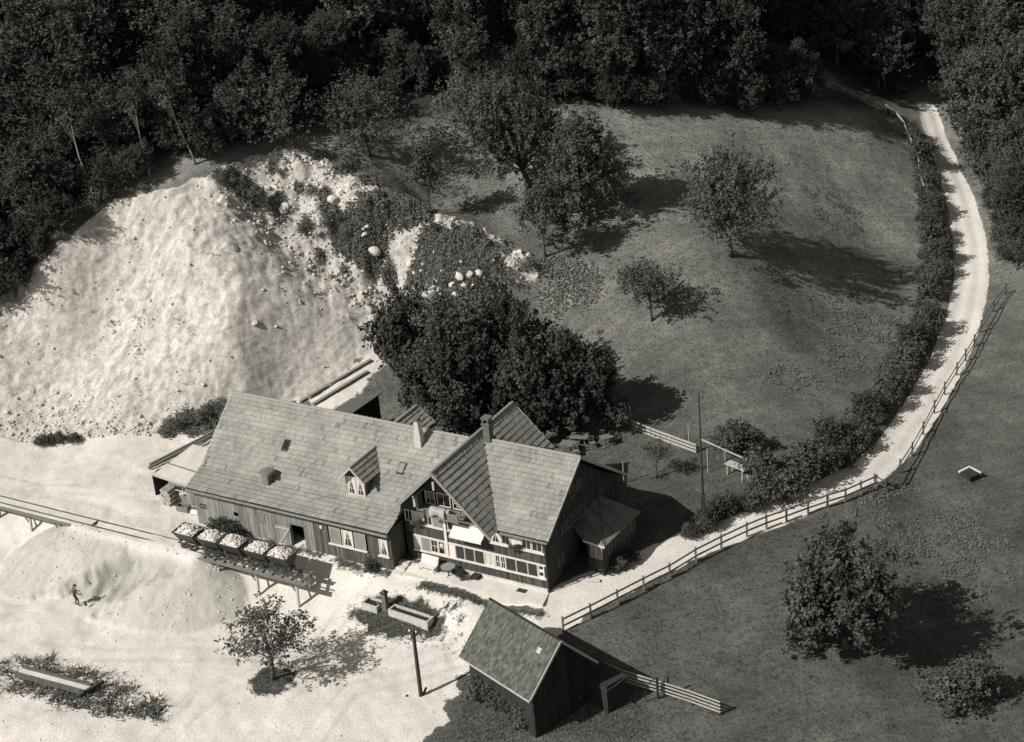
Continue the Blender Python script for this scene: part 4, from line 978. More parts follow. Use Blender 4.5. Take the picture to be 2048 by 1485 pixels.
    tm_ = mb.mesh('trunk', True); tm_.materials.append(M[barkm])
    return tm_, cm
def place_tree(meshes, loc, rz=0, sc=1.0, name='orchard_tree', label=None, cat='tree', group=None, up=None):
    o = empty(name, loc, rz, label, cat, group); o.scale = sc if hasattr(sc, '__len__') else (sc,) * 3
    t = link('trunk', meshes[0], None, o); c = link('crown', meshes[1], None, o)
    return o
def pxm(p):                            # photo pixels per metre at a point
    d = np.array([p[0], p[1], p[2] - CAM_H]); return CAM_F / float(d @ _F)

# --- single trees of the orchard and yard
def one(px, H_px, R_px, base_frac, seed, label, name='orchard_tree', group=None, **kw):
    p = G(*px); s = pxm(p) * .93
    H = H_px / s; R_ = R_px / (s * 1.05)
    ms = make_tree(seed, H, R_ * .86, H * base_frac, **kw)
    n_ = len(ms[1].vertices); co = np.empty(n_ * 3, np.float32); ms[1].vertices.foreach_get('co', co); co = co.reshape(-1, 3)
    zb_, zt_ = np.percentile(co[:, 2], (.5, 99.7)); ctr = np.median(co[:, :2], 0); r95 = np.percentile(np.hypot(*(co[:, :2] - ctr).T), 96)
    k = min(1.15, R_ / r95); zc0 = H * base_frac * .9; kz = (H - zc0) / (zt_ - zb_)
    for m_ in ms:                       # fit the grown tree to its measured size
        n_ = len(m_.vertices); c = np.empty(n_ * 3, np.float32); m_.vertices.foreach_get('co', c); c = c.reshape(-1, 3)
        up_ = c[:, 2] > zb_
        kk = np.clip(c[:, 2] / max(zb_, .01), 0, 1)[:, None]
        c[:, :2] *= 1 + (k - 1) * kk
        c[:, 2] = np.where(up_, zc0 + (c[:, 2] - zb_) * kz, c[:, 2] * zc0 / max(zb_, .01) if zb_ > .3 else c[:, 2])
        m_.vertices.foreach_set('co', c.ravel()); m_.update()
    return place_tree(ms, (p[0], p[1], p[2] - .05), 0, 1, name, label, 'tree', group)
gO = 'fruit trees on the sunny meadow'
one((1460, 512), 208, 102, .24, 101, 'large round-crowned fruit tree alone on the upper meadow with long shadow', group=gO, clumps=60, twigs=13, lv=20, ls=.235, spray=1.2, trunk_r=.2, gap=.16, inner=.3)
one((1303, 642), 122, 66, .42, 102, 'small round fruit tree with thin bare trunk in mid meadow', group=gO, clumps=34, twigs=10, lv=11, ls=.24, spray=.5, trunk_r=.09, gap=.24)
one((1090, 512), 160, 52, .30, 103, 'slim fruit tree with bare trunk standing below the conical pear tree', group=gO, clumps=34, twigs=11, lv=12, ls=.25, spray=.5, trunk_r=.12)
one((860, 417), 134, 38, .30, 104, 'young narrow fruit tree behind the rubble rim of the pit', group=gO, clumps=26, twigs=9, lv=10, ls=.22, spray=.5, trunk_r=.09, shape='cone')
one((1176, 446), 218, 96, .10, 105, 'tall conical pear tree in the middle of the meadow', name='pear_tree', group=gO, clumps=80, twigs=12, lv=20, ls=.22, spray=.6, trunk_r=.22, shape='cone', gap=.20)
one((1058, 370), 215, 108, .22, 106, 'broad old apple tree with leaning dark trunk behind the pear tree', name='apple_tree', group=gO, clumps=80, twigs=12, lv=20, ls=.22, spray=.55, trunk_r=.3, lean=(-1.4, 0), lobes=16, gap=.15)
one((952, 290), 145, 80, .22, 107, 'fruit tree with bent trunk on the far left of the meadow edge', name='apple_tree', group=gO, clumps=48, twigs=11, lv=11, ls=.22, spray=.7, trunk_r=.2, lean=(-.8, 0))
one((735, 310), 165, 100, .16, 108, 'spreading fruit tree with upright shoots just above the pit rim', name='apple_tree', group=gO, clumps=52, twigs=11, lv=12, ls=.22, spray=1.1, trunk_r=.2)
one((560, 285), 150, 92, .12, 109, 'bushy fruit tree at the forest edge over the top of the pit', name='apple_tree', group=gO, clumps=46, twigs=11, lv=12, ls=.22, spray=.9, trunk_r=.2)
one((1692, 1293), 236, 108, .10, 110, 'dense round tree alone on the lower meadow, right foreground', group=gO, clumps=110, twigs=13, lv=20, ls=.24, spray=.5, trunk_r=.2, gap=.15, lobes=13)
one((1315, 957), 80, 36, .38, 111, 'tiny young fruit tree on the garden lawn near the flagpole', group=None, clumps=20, twigs=8, lv=9, ls=.16, spray=.35, trunk_r=.05)
one((548, 1360), 178, 92, .36, 112, 'sparse thin-leaved tree growing from a grass circle in the pale yard', name='yard_tree', clumps=44, twigs=8, lv=10, ls=.20, spray=.55, trunk_r=.11, gap=.15, inner=.4)
# --- walnut trees behind the house
gW = 'dark walnut trees behind the farmhouse'
wk = dict(twigs=13, lv=19, ls=.24, spray=.5, trunk_r=.3, gap=.11, lobes=18, mat_leaf='leaf_dark', inner=.45, name='walnut_tree', group=gW)
one((968, 835), 258, 138, .12, 121, 'largest dark walnut tree in the clump behind the farmhouse', clumps=190, **{**wk, 'lobes': 26})
one((836, 768), 200, 84, .14, 122, 'dark walnut tree on the pit side of the clump', clumps=80, **wk)
one((1165, 850), 190, 86, .14, 123, 'rounded walnut tree on the meadow side of the clump', clumps=80, **wk)
one((885, 868), 180, 85, .14, 124, 'lowest walnut crown directly behind the farmhouse ridge', clumps=70, **wk)
one((1075, 865), 215, 95, .14, 125, 'walnut crown above the rear gable of the farmhouse', clumps=80, **wk)

# --- forest
gF = {'left': 'forest trees on the slope above the pit', 'back': 'forest trees along the top of the meadow', 'right': 'trees beyond the road at the upper right'}
lF = {'left': 'leafy forest tree in the wood above the gravel pit', 'back': 'dark forest tree in the wooded wall behind the meadow', 'right': 'leafy tree in the thicket right of the white road'}
protos = [make_tree(200 + i, H, R_, H * b, clumps=cl, twigs=13, lv=17, ls=.27, spray=sp, trunk_r=.2, mat_leaf='leaf_forest', shape=sh, limbs_vis=.4, gap=.19) for i, (H, R_, b, cl, sp, sh) in enumerate(
    [(10, 3.0, .02, 66, .7, 'round'), (11.5, 2.8, .02, 66, .8, 'cone'), (9, 3.2, .02, 62, .9, 'round'), (12, 3.4, .03, 78, .6, 'round'), (8.2, 2.5, .02, 50, 1.0, 'round'), (13, 3.0, .03, 76, .5, 'cone')])]
rf = random.Random(5)
def dist_ok(p, L_, d): return all(math.hypot(p[0] - q[0], p[1] - q[1]) > d for q in L_)
placed = []
def edge_y(x): return float(np.interp(x, [-70, -46, -37, -33, -30, -26, -22, -17, -12, -8, -2, 4, 10, 22, 31, 36, 40], [121, 126, 130.5, 132.0, 134.0, 135.0, 136.5, 142.5, 147.5, 149, 149, 148, 148, 151.5, 157, 163, 168]))
cnt = 0
birch_at = [G(186, 400), G(300, 352), G(392, 330)]
roadx = lambda x, y: float(polydist(np.array([x]), np.array([y]), ROAD)[0])
tries = 0
while tries < 8000 and cnt < 225:
    tries += 1
    x_ = rf.uniform(-62, 62) if tries % 4 else rf.uniform(-58, -34); e_ = edge_y(x_); y_ = e_ + rf.random() ** 1.5 * 52 + .8
    p = (x_, y_)
    front = y_ - e_ < 6
    if x_ > 31.5 and y_ < 167: continue
    if 22.5 < x_ < 28 and 154.5 < y_ < 160.5: continue      # gap that lets the sun onto the road's far end
    if any(abs(x_ - b_[0]) < 1.6 and -4.5 < y_ - b_[1] < 1.2 for b_ in birch_at): continue
    if roadx(x_, y_) < 2.6 or not dist_ok(p, placed, 2.5 if front else 3.6): continue
    if -11.5 < x_ < -3.5 and y_ < 154 and rf.random() < .8: continue          # dark hollow above the orchard
    if x_ > 41.5 + .0 and y_ < 172: continue
    placed.append(p); cnt += 1
    side = 'left' if x_ < -6 else 'back'
    k = rf.choice([0, 1, 2, 3, 4, 5] if not front else ([0, 2, 4, 4, 1] if side == 'left' else [0, 1, 3, 2]))
    s = (.38 if 25 < x_ < 38 and y_ < 166 else 1.0) * rf.uniform(.8, 1.15) * (.75 if (side == 'left' and front) else 1.0)
    place_tree(protos[k], ground_at(x_, y_, -.2), rf.uniform(0, 6.28), (s * rf.uniform(.9, 1.1), s * rf.uniform(.9, 1.1), s), 'forest_tree', lF[side], 'tree', gF[side])
und = []
# right-hand thicket
for (u, v, k, s) in [(1952, 300, 0, .95), (1965, 345, 4, .8), (2010, 330, 3, 1.0), (1985, 250, 1, 1.0), (1935, 235, 3, .85), (1925, 200, 0, 1.0), (1985, 200, 5, 1), (2040, 270, 2, 1.0), (2040, 400, 2, .8), (2020, 460, 4, .7), (1905, 178, 5, .95), (1950, 160, 3, 1.0), (2020, 170, 0, 1.1), (1795, 195, 0, .35), (1825, 182, 2, .35), (1770, 180, 1, .4), (1985, 350, 4, .6), (2000, 400, 2, .55), (2018, 440, 0, .5), (2020, 490, 4, .6), (2035, 540, 2, .5), (2045, 480, 0, .6), (1972, 318, 4, .55)]:
    p = G(u, v); side = 'right'
    place_tree(protos[k], (p[0], p[1], p[2] - .2), rf.uniform(0, 6.28), s, 'forest_tree', lF['right'] if u > 1850 else lF['back'], 'tree', gF['right'] if u > 1850 else gF['back'])
for i in range(110):
    x_ = rf.uniform(-46, 36); y_ = edge_y(x_) + rf.uniform(-.6, 1.6)
    if roadx(x_, y_) < 2.2 or x_ > 30: continue
    k = rf.randrange(6); sc_u = rf.uniform(.24, .42)
    und.append((k, x_, y_, sc_u))
for k, x_, y_, sc_u in und:
    place_tree(protos[k], ground_at(x_, y_, -.1), rf.uniform(0, 6.28), (sc_u * 1.2, sc_u * 1.2, sc_u), 'forest_shrub', 'leafy undergrowth shrub at the foot of the forest edge', 'shrub', 'undergrowth shrubs along the forest edge')
# slender birches with bare pale stems
bt = make_tree(301, 9, 1.0, 5.2, clumps=16, twigs=9, lv=9, ls=.26, spray=.6, trunk_r=.09, mat_leaf='leaf_forest', barkm='birch', limbs_vis=.6)
for (u, v, rx, lab) in [(186, 400, -.10, 'leaning birch with a long pale stem at the left forest edge'), (300, 352, -.06, 'birch with a short pale stem showing among dark leaves above the pit'), (392, 330, -.25, 'thin bent birch stem among the bushes near the pit rim')]:
    p = G(u, v)
    gz_ = float(hz(p[0], p[1]))
    o = place_tree(bt, (p[0], p[1], gz_), .3, 1.0 if u < 200 else .8, 'birch_tree', lab, 'tree')
    o.rotation_euler = (0, rx, 0)

# --- bushes
shr = []
for i, (H, R_, cl) in enumerate([(1.6, .9, 26), (2.0, 1.0, 30), (1.2, .9, 22)]):
    shr.append(make_tree(400 + i, H, R_, .05, clumps=cl, twigs=9, lv=9, ls=.20, spray=.4, trunk_r=.05, mat_leaf='leaf_shrub', inner=.3, limbs_vis=.3, gap=.24))
scr = [make_tree(450 + i, H, R_, .05, clumps=cl, twigs=9, lv=8, ls=.17, spray=.5, trunk_r=.04, mat_leaf='leaf_scrub', inner=.3, limbs_vis=.3, gap=.28) for i, (H, R_, cl) in enumerate([(1.4, .9, 16), (1.7, .9, 18), (1.1, 1.0, 15)])]
def bush(u, v, s, label, group=None, name='bush', p=None, k=None, kit=None):
    shr_ = kit or shr
    p = G(u, v) if p is None else p; k = rf.randrange(3) if k is None else k
    o = empty(name, (p[0], p[1], p[2] - .1), rf.uniform(0, 6.28), label, 'bush', group); s *= rf.uniform(.88, 1.12); o.scale = (s * rf.uniform(.9, 1.15), s, s * rf.uniform(.85, 1.1))
    link('stem', shr_[k][0], None, o); link('foliage', shr_[k][1], None, o); return o
hedge = [(1385, 1072), (1420, 1058), (1452, 1040), (1490, 1020), (1530, 1004), (1570, 990), (1610, 975), (1640, 955), (1668, 930), (1695, 905), (1718, 880), (1740, 850), (1760, 820), (1780, 790), (1798, 765), (1815, 735), (1832, 700), (1848, 665), (1860, 630), (1868, 595), (1874, 560), (1878, 525), (1876, 490), (1868, 450), (1862, 410)]
hs_ = [.5, .7, .75, .95, 1.1, 1.1, 1.05, 1.0, 1.15, 1.25, 1.25, 1.25, 1.2, 1.15, 1.1, 1.1, 1.1, 1.05, 1.0, .95, .95, .9, .85, .75, .6]
for i, ((u, v), s) in enumerate(zip(hedge, hs_)):
    s *= rf.uniform(.72, 1.05)
    for j in range(2):
        p = G(u + rf.uniform(-12, 12) - (0 if j == 0 else 16), v + rf.uniform(-5, 5) - (0 if j == 0 else 8))
        bush(0, 0, s * (1 if j == 0 else .8), 'green bush in the continuous hedge on the meadow side of the road', 'bushes of the roadside hedge', 'hedge_bush', p)
for i, (u, v) in enumerate([(1866, 575), (1870, 540), (1872, 508), (1868, 475), (1864, 445), (1858, 418), (1854, 395), (1850, 372), (1846, 350), (1843, 328), (1838, 305), (1830, 285), (1874, 525), (1870, 490), (1862, 430)]):
    bush(u + rf.uniform(-6, 4), v, rf.uniform(.75, 1.0), 'dense bush in the upper part of the hedge along the white road', 'bushes of the upper hedge', 'hedge_bush')
gB = 'bushes on the rubble of the gravel pit'
for (u, v, s) in [(500, 395, .95), (478, 385, .7), (515, 405, .7), (540, 420, .6), (462, 372, .55), (436, 362, .5), (570, 425, .5), (620, 455, .5), (625, 390, .55), (655, 455, .55), (640, 475, .5), (690, 470, .6), (685, 440, .55), (770, 545, .4), (605, 460, .4), (560, 345, .35), (690, 335, .7), (650, 318, .5), (1050, 540, .7), (1020, 560, .8), (1062, 535, .5)]:
    bush(u, v, s * .85, 'scrubby bush growing on the pale rubble of the pit', gB, kit=scr)
for (u, v, s) in [(205, 405, .9), (225, 395, .8), (180, 432, .7), (150, 455, .7), (120, 478, .7), (255, 388, .5), (290, 380, .4)]:
    bush(u, v, s, 'low bush along the left rim of the gravel pit', 'bushes along the left pit rim', 'bush', kit=scr)
for (u, v, s) in [(350, 862, .5), (375, 850, .5), (400, 842, .5), (425, 832, .55), (442, 815, .5), (325, 868, .4)]:
    bush(u, v, s, 'weedy bush at the foot of the pit beside the barn end', 'weedy bushes beside the barn end', kit=scr)
bush(1900, 1405, 1.2, 'leafy bush at the lower right corner of the meadow'); bush(1945, 1398, 1.2, 'taller bush next to the lower right corner bush'); 
bush(1480, 905, 1.2, 'broad dark garden bush at the end of the plank rail', None, 'garden_bush'); bush(1455, 895, .9, 'lower garden bush left of the broad one', None, 'garden_bush')
bush(1522, 950, 1.25, 'tall climber-covered bush over the garden arbour', None, 'garden_bush')
bush(445, 1072, .6, 'dark bush against the barn boards behind the tip wagons', None, 'bush'); bush(462, 1080, .5, 'smaller bush at the barn wall right of the first', None, 'bush')
bush(743, 1140, .5, 'rounded bush at the stable wall below the lit window', None, 'bush')
bush(1236, 1138, .6, 'flowering bush beside the porch on the road edge', None, 'bush'); bush(1262, 1122, .5, 'low bush along the porch wall', None, 'bush')
for (u, v, s) in [(955, 1392, .7), (985, 1402, .7), (1015, 1425, .75), (1045, 1448, .7), (1000, 1412, .6)]: bush(u, v, s, 'climbing plant in the shade under the shed eave', 'climbers under the shed eave')
for (u, v, s) in [(1105, 1395, .7), (1150, 1400, .5)]: bush(u, v, s, 'bush in the shade at the shed gable', 'bushes at the shed gable')
for (u, v, s) in [(1968, 350, .8), (1980, 395, .8), (1985, 415, .7), (2000, 450, .8), (1995, 480, .7), (2010, 520, .7)]: bush(u, v, s, 'bush on the bank along the right edge of the white road', 'bushes right of the upper road')
for (u, v, s) in [(1842, 300, .6), (1838, 340, .5), (1846, 380, .5), (1825, 270, .6), (1850, 425, .5), (1800, 245, .5), (1775, 228, .6)]: bush(u, v, s, 'scrubby bush under the pole fence at the upper road', 'bushes under the upper pole fence')
for (u, v, s) in [(120, 885, .4), (150, 884, .4), (100, 888, .45), (80, 890, .4)]: bush(u, v, s, 'dark tuft along the top of the small scarp, far left', 'tufts on the small scarp')

# --- ground cover that nobody could count
def scatter(name, n, m, sampler, size, blades=3, up=.8, label=None, cat=None, lean=.5, wide=.35, seed=9):
    r = np.random.default_rng(seed); x, y = sampler(r, n); z = hz(x, y); k = len(x)
    ang = r.uniform(0, 6.28, (k, blades)); h = size * r.uniform(.5, 1.3, (k, blades)); w = size * wide
    px = x[:, None] + r.normal(0, size * .35, (k, blades)); py = y[:, None] + r.normal(0, size * .35, (k, blades)); pz = np.repeat(z[:, None] - .02, blades, 1)
    dx, dy = np.cos(ang), np.sin(ang); lx_, ly_ = r.normal(0, lean, (2, k, blades)) * h
    A = np.stack([px - dx * w * .5, py - dy * w * .5, pz], -1); B = np.stack([px + dx * w * .5, py + dy * w * .5, pz], -1); T = np.stack([px + lx_, py + ly_, pz + h * up], -1)
    V_ = np.stack([A, B, T], 2).reshape(-1, 3); F_ = np.arange(len(V_)).reshape(-1, 3)
    tone = np.clip(np.repeat(r.normal(.5, .25, k), blades) + r.normal(0, .1, k * blades), 0, 1)
    o = link(name, np_mesh(name, V_, F_, tone), M[m]); o['kind'] = 'stuff'; return o
def gsample(field, x0, x1, y0, y1):
    def f(r, n):
        xs, ys = [], []
        got = 0
        for _ in range(60):
            x = r.uniform(x0, x1, n); y = r.uniform(y0, y1, n)
            i = np.clip(np.searchsorted(gx, x), 0, len(gx) - 1); j = np.clip(np.searchsorted(gy, y), 0, len(gy) - 1)
            k = r.random(n) < field[i, j]; xs.append(x[k]); ys.append(y[k]); got += k.sum()
            if got >= n: break
        return np.concatenate(xs)[:n], np.concatenate(ys)[:n]
    return f
def scatter_leaves(name, n, m, sampler, size, seed, h=.12, per=3):
    r = np.random.default_rng(seed); x, y = sampler(r, n); k = len(x)
    x = np.repeat(x, per) + r.normal(0, size * .6, k * per); y = np.repeat(y, per) + r.normal(0, size * .6, k * per)
    P = np.stack([x, y, hz(x, y) + r.random(k * per) * h + .01], -1)
    Nn = unit(np.array([-.25, -.45, .75]) + r.normal(size=P.shape) * .45)
    V_, F_ = leaf_quads(P, Nn, size, r, .8)
    tone = np.clip(np.repeat(r.normal(.5, .25, k), per) + r.normal(0, .15, k * per), 0, 1)
    o = link(name, np_mesh(name, V_, F_, tone), M[m]); o['kind'] = 'stuff'; return o
green = np.clip(1 - gravel * 1.6, 0, 1) * (1 - forest_floor) * np.where((lx > -.3) & (lx < 26.3) & (ly > -.2) & (ly < 11.8), 0, 1) * (1 - road_m)
field = green * (1 - qm)
low_ = ss(108, 100, GY)
scatter('grass', 45000, 'grass', gsample(field * (1 - low_), -12, 46, 100, 160), .13, 3, .8, wide=.5)
scatter('lush_grass', 30000, 'grass_lush', gsample(field * low_, -12, 46, 70, 108), .13, 3, .8, wide=.5, seed=19)
scatter_leaves('weeds', 4500, 'leaf_scrub', gsample(np.clip(weeds ** 2 * ss(-.2, .4, fbm(GX * .9, GY * .9, 3)), 0, 1) * field, 8, 46, 78, 150), .14, 10, .08, 3)
gpatch = np.maximum.reduce([trough_grass, tree_grass, strip, wallweeds, speck * .6, blgrass, shedgrass]) * np.where((lx > 16.5) & (ly > -.3) & (lx < 26.4), 0, 1)
scatter('yard_grass', 16000, 'grass', gsample(gpatch, -40, 6, 78, 112), .13, 3, .8, wide=.5, seed=11)
tall = soft(blpoly, .3)
scatter('tall_weeds', 1000, 'weed', gsample(tall * ss(-.4, .3, fbm(GX * .7, GY * .7, 3)), -40, -15, 78, 95), .30, 3, .8, wide=.45, lean=.8, seed=12)
vine = np.zeros_like(Z)
for q in [(880, 500, 1.7), (930, 500, 1.8), (960, 530, 1.7), (870, 540, 1.2), (790, 412, 1.3), (830, 408, 1.1), (750, 430, 1.1), (690, 460, .9), (735, 470, .9), (910, 560, 1.2), (760, 470, .6)]: vine = np.maximum(vine, blob(*q, .4))
scatter_leaves('creeping_vine', 9000, 'leaf_vine', gsample(vine, -20, 6, 124, 140), .24, 13, .22, 3)
scatter_leaves('pit_weeds', 3000, 'weed', gsample(np.clip(growth - vine * .7, 0, 1), -32, 6, 118, 141), .17, 14, .25, 3)
tuft = ss(.25, .5, fbm(GX * .8, GY * .8, 4, .7)) * qm * .5 * (.25 + upper)
scatter('pit_tufts', 2600, 'weed', gsample(tuft, -46, 6, 117, 141), .16, 3, .9, wide=.6, seed=15)
wg = np.clip(wasteg, 0, 1)
scatter_leaves('waste_ground_weeds', 1200, 'weed', gsample(wg, 0, 12, 118, 136), .18, 16, .15, 2)
# loose stones over the pit, the heap and the yard
def rock_mesh(seed, sub=1, jag=.3):
    import bmesh
    bm = bmesh.new(); bmesh.ops.create_icosphere(bm, subdivisions=sub, radius=.5); r = random.Random(seed)
    ax = [r.uniform(.7, 1.25) for _ in range(3)]
    pl = [(Vector((r.uniform(-1, 1), r.uniform(-1, 1), r.uniform(-1, 1))).normalized(), r.uniform(.26, .42)) for _ in range(7)]
    for v in bm.verts:
        for n, dd in pl:
            e = v.co.dot(n) - dd
            if e > 0: v.co -= n * e
        v.co = Vector((v.co.x * ax[0], v.co.y * ax[1], v.co.z * ax[2])) * (1 + r.uniform(-.05, .05) * jag)
    me = bpy.data.meshes.new('boulder'); bm.to_mesh(me); bm.free(); return me
def stones(name, n, field_, box, smin, smax, seed, m='stone'):
    r = np.random.default_rng(seed); x, y = gsample(field_, *box)(r, n); z = hz(x, y); k = len(x)
    base = []
    for s in range(5):
        me = rock_mesh(seed + s, 1); a = np.empty(len(me.vertices) * 3, np.float32); me.vertices.foreach_get('co', a); f = np.array([p.vertices[:] for p in me.polygons]); base.append((a.reshape(-1, 3), f)); bpy.data.meshes.remove(me)
    VV, FF = [], []; off = 0
    sz = smin * (smax / smin) ** (r.random(k) ** 2.2); an = r.uniform(0, 6.28, k)
    for i in range(k):
        a, f = base[i % 5]; c_, s_ = math.cos(an[i]), math.sin(an[i])
        b_ = np.stack([a[:, 0] * c_ - a[:, 1] * s_, a[:, 0] * s_ + a[:, 1] * c_, a[:, 2]], -1) * sz[i] + np.array([x[i], y[i], z[i] + sz[i] * .12])
        VV.append(b_); FF.append(f + off); off += len(a)
    o = link(name, np_mesh(name, np.concatenate(VV), np.concatenate(FF)), M[m]); o['kind'] = 'stuff'; return o
quar = qm * (1 - growth * .6) * (.03 + .6 * upper + .6 * ss(-30, -36, GX) * ss(126, 120, GY) + .5 * ss(122, 119.5, GY))
stones('loose_stones', 3400, quar, (-46, 5, 117, 141), .06, .40, 500)
stones('heap_stones', 350, hm, (-36, -12, 92, 108), .06, .22, 510)
stones('yard_stones', 1300, yard * ss(-.2, .5, fbm(GX * .6, GY * .6, 3)) * (1 - np.clip(hm, 0, 1)), (-36, 6, 80, 116), .03, .13, 530)
clod = ss(.8, .2, np.hypot((lx + 5.5) / 2.2, (ly - 7.0) / 3.5)) * (1 - qm)
stones('rubble_stones', 700, np.clip(clod, 0, 1) + qm * ss(120.6, 119.3, GY) * .7, (-38, -20, 108, 122), .10, .5, 520)
# boulders one could lift away
bm_ = [rock_mesh(600 + i, 2) for i in range(4)]
for me in bm_: me.materials.append(M['stone'])
for i, (u, v, s, lab, grp) in enumerate([
    (918, 556, .80, 'pale upright boulder, leftmost of the boulder cluster below the vine mound', None), (940, 552, .85, 'long pale boulder leaning in the middle of the boulder cluster', None), (956, 550, .7, 'rounded pale boulder, rightmost of the boulder cluster', None),
    (905, 572, .75, 'pale boulder at the lower left of the boulder cluster', None), (928, 576, .7, 'flat boulder lowest in the boulder cluster, nearest the walnut tree', None), (910, 590, .55, 'small boulder half hidden by the walnut leaves', None),
    (668, 405, 1.0, 'angular white block between creeping vines on the rubble mound', None), (542, 392, .9, 'flat pale block beside the dark bush near the pit top', None), (534, 380, .7, 'tilted slab above the flat pale block near the pit top', None), (570, 420, 1.0, 'rounded boulder on the slope below the tilted slabs', None),
    (748, 505, 1.0, 'long low boulder at the foot of the rubble mound', None), (735, 455, .6, 'small white boulder at the upper vine edge', None), (730, 470, .5, 'small white boulder under the upper vines', None), (510, 648, .6, 'lone boulder with dark shadow on the smooth debris slope', None), (820, 530, .7, 'slab at the gully edge next to the walnut tree', None),
    (1058, 512, .7, 'white stone at the right tip of the rubble rim', None), (1040, 505, .5, 'smaller white stone near the right tip of the rim', None), (985, 475, .45, 'pale stone on the rim line by the meadow', None)]):
    p = G(u, v); me = bm_[i % 4]
    o = link('boulder', me, None); o.location = (p[0], p[1], p[2] + s * .1); o.scale = (s * rf.uniform(.9, 1.4), s * rf.uniform(.8, 1.1), s * rf.uniform(.7, 1.0)); o.rotation_euler = (rf.uniform(-.4, .4), rf.uniform(-.4, .4), rf.uniform(0, 6.28))
    tag(o, lab, 'boulder', 'boulders in the gravel pit')
# ------------------------------------------------------------------ railway, wagons
TZ, TY = .34, -3.15
tr = empty('field_railway', W(0, TY, TZ), HY, 'narrow field railway track running past the barn to a tip end', 'railway track')
for yy in (-.36, .36):
    MB().bar((-22, yy, .03), (11.6, yy, .03), .05, .08).build('rail', M['rail'], tr)
sl_ = MB().box(-.09, -.62, -.13, .09, .62, -.015).mesh('sleeper'); sl_.materials.append(M['timber'])
for i in range(43):
    o = bpy.data.objects.new('sleeper', sl_); C.objects.link(o); o.parent = tr; o.location = (-21.6 + i * .78, random.uniform(-.04, .04), random.uniform(-.01, .01) - (.07 if i < 31 else 0)); o.rotation_euler = (0, 0, random.uniform(-.05, .05))
def trestle(x0, x1, legs, label, name='timber_trestle'):
    t = empty(name, W(x0, TY, TZ), HY, label, 'trestle', 'timber trestles under the field railway')
    for yy in (-.45, .45): MB().bar((0, yy, -.24), (x1 - x0, yy, -.24), .14, .2).build('beam', M['timber'], t)
    MB().bar((0, -.75, -.12), (x1 - x0, -.75, -.12), .2, .05).build('walkway_plank', M['timber'], t)
    for lx_ in legs:
        for yy in (-.55, .55):
            p = W(lx_, TY + yy * 1.35); gz_ = float(hz(p[0], p[1])) - TZ - .2
            MB().bar((lx_ - x0, yy, -.3), (lx_ - x0 + .05, yy * 1.35, min(gz_, -.5)), .14, .14).build('leg', M['pale_wood'], t)
        MB().bar((lx_ - x0, -.7, -.4), (lx_ - x0, .7, -.4), .12, .14).build('cross_beam', M['timber'], t)
        MB().bar((lx_ - x0 - .75, -.5, -.35), (lx_ - x0, -.62, -.95), .08, .08).build('brace', M['timber'], t)
    return t
trestle(2.6, 11.6, (4.5, 7.6, 10.75), 'timber trestle carrying the loaded tip wagons over the heap edge')
trestle(-22, -6.6, (-9.2, -8.0, -12, -15, -18), 'timber trestle under the empty track at the far left')
MB_r = MB()
def make_wagon():
    w = empty('tip_wagon', (0, 0, 0), HY)
    hl, zt, zb_, wt, wb = .72, 1.28, .52, .66, .20
    tb_ = MB()
    def plate(a, b, c, d, n): tb_.slab([a, b, c, d], Vector(n) * .025)
    for s in (-1, 1):
        pts = [(-hl, s * wb, zb_), (hl, s * wb, zb_), (hl + .1, s * wt, zt), (-hl - .1, s * wt, zt)]
        tb_.slab(pts, (0, s * .03, 0))
    tb_.slab([(-hl, -wb, zb_), (hl, -wb, zb_), (hl, wb, zb_), (-hl, wb, zb_)], (0, 0, -.03))
    for s in (-1, 1):
        tb_.slab([(s * hl, -wb, zb_), (s * hl, wb, zb_), (s * (hl + .1), wt, zt), (s * (hl + .1), -wt, zt)], (s * .03, 0, 0))
    for s in (-1, 1):
        tb_.bar((-hl - .13, s * (wt + .02), zt), (hl + .13, s * (wt + .02), zt), .05, .05); tb_.bar((s * (hl + .13), -wt, zt), (s * (hl + .13), wt, zt), .05, .05)
    tb_.build('tub', M['steel'], w)
    fr = MB()
    for s in (-1, 1): fr.bar((-.78, s * .28, .33), (.78, s * .28, .33), .06, .1)
    for s in (-1, 1):
        fr.bar((s * .74, -.32, .33), (s * .74, .32, .33), .06, .1); fr.bar((s * .66, -.28, .33), (s * .70, 0, .62), .06, .06); fr.bar((s * .66, .28, .33), (s * .70, 0, .62), .06, .06); fr.tube([(s * .78, 0, .33), (s * .92, 0, .33)], .07, 8)
    fr.build('underframe', M['steel'], w)
    for sx in (-.34, .34):
        MB().tube([(sx, -.36, .2), (sx, .36, .2)], .03, 6).build('axle', M['steel'], w)
        for sy in (-.36, .36):
            wh = MB(); wh.tube([(sx, sy - .04, .19), (sx, sy + .03, .19)], [.19, .17], 14); wh.tube([(sx, sy - .055, .19), (sx, sy - .035, .19)], .07, 8); wh.build('wheel', M['steel'], w)
    return w
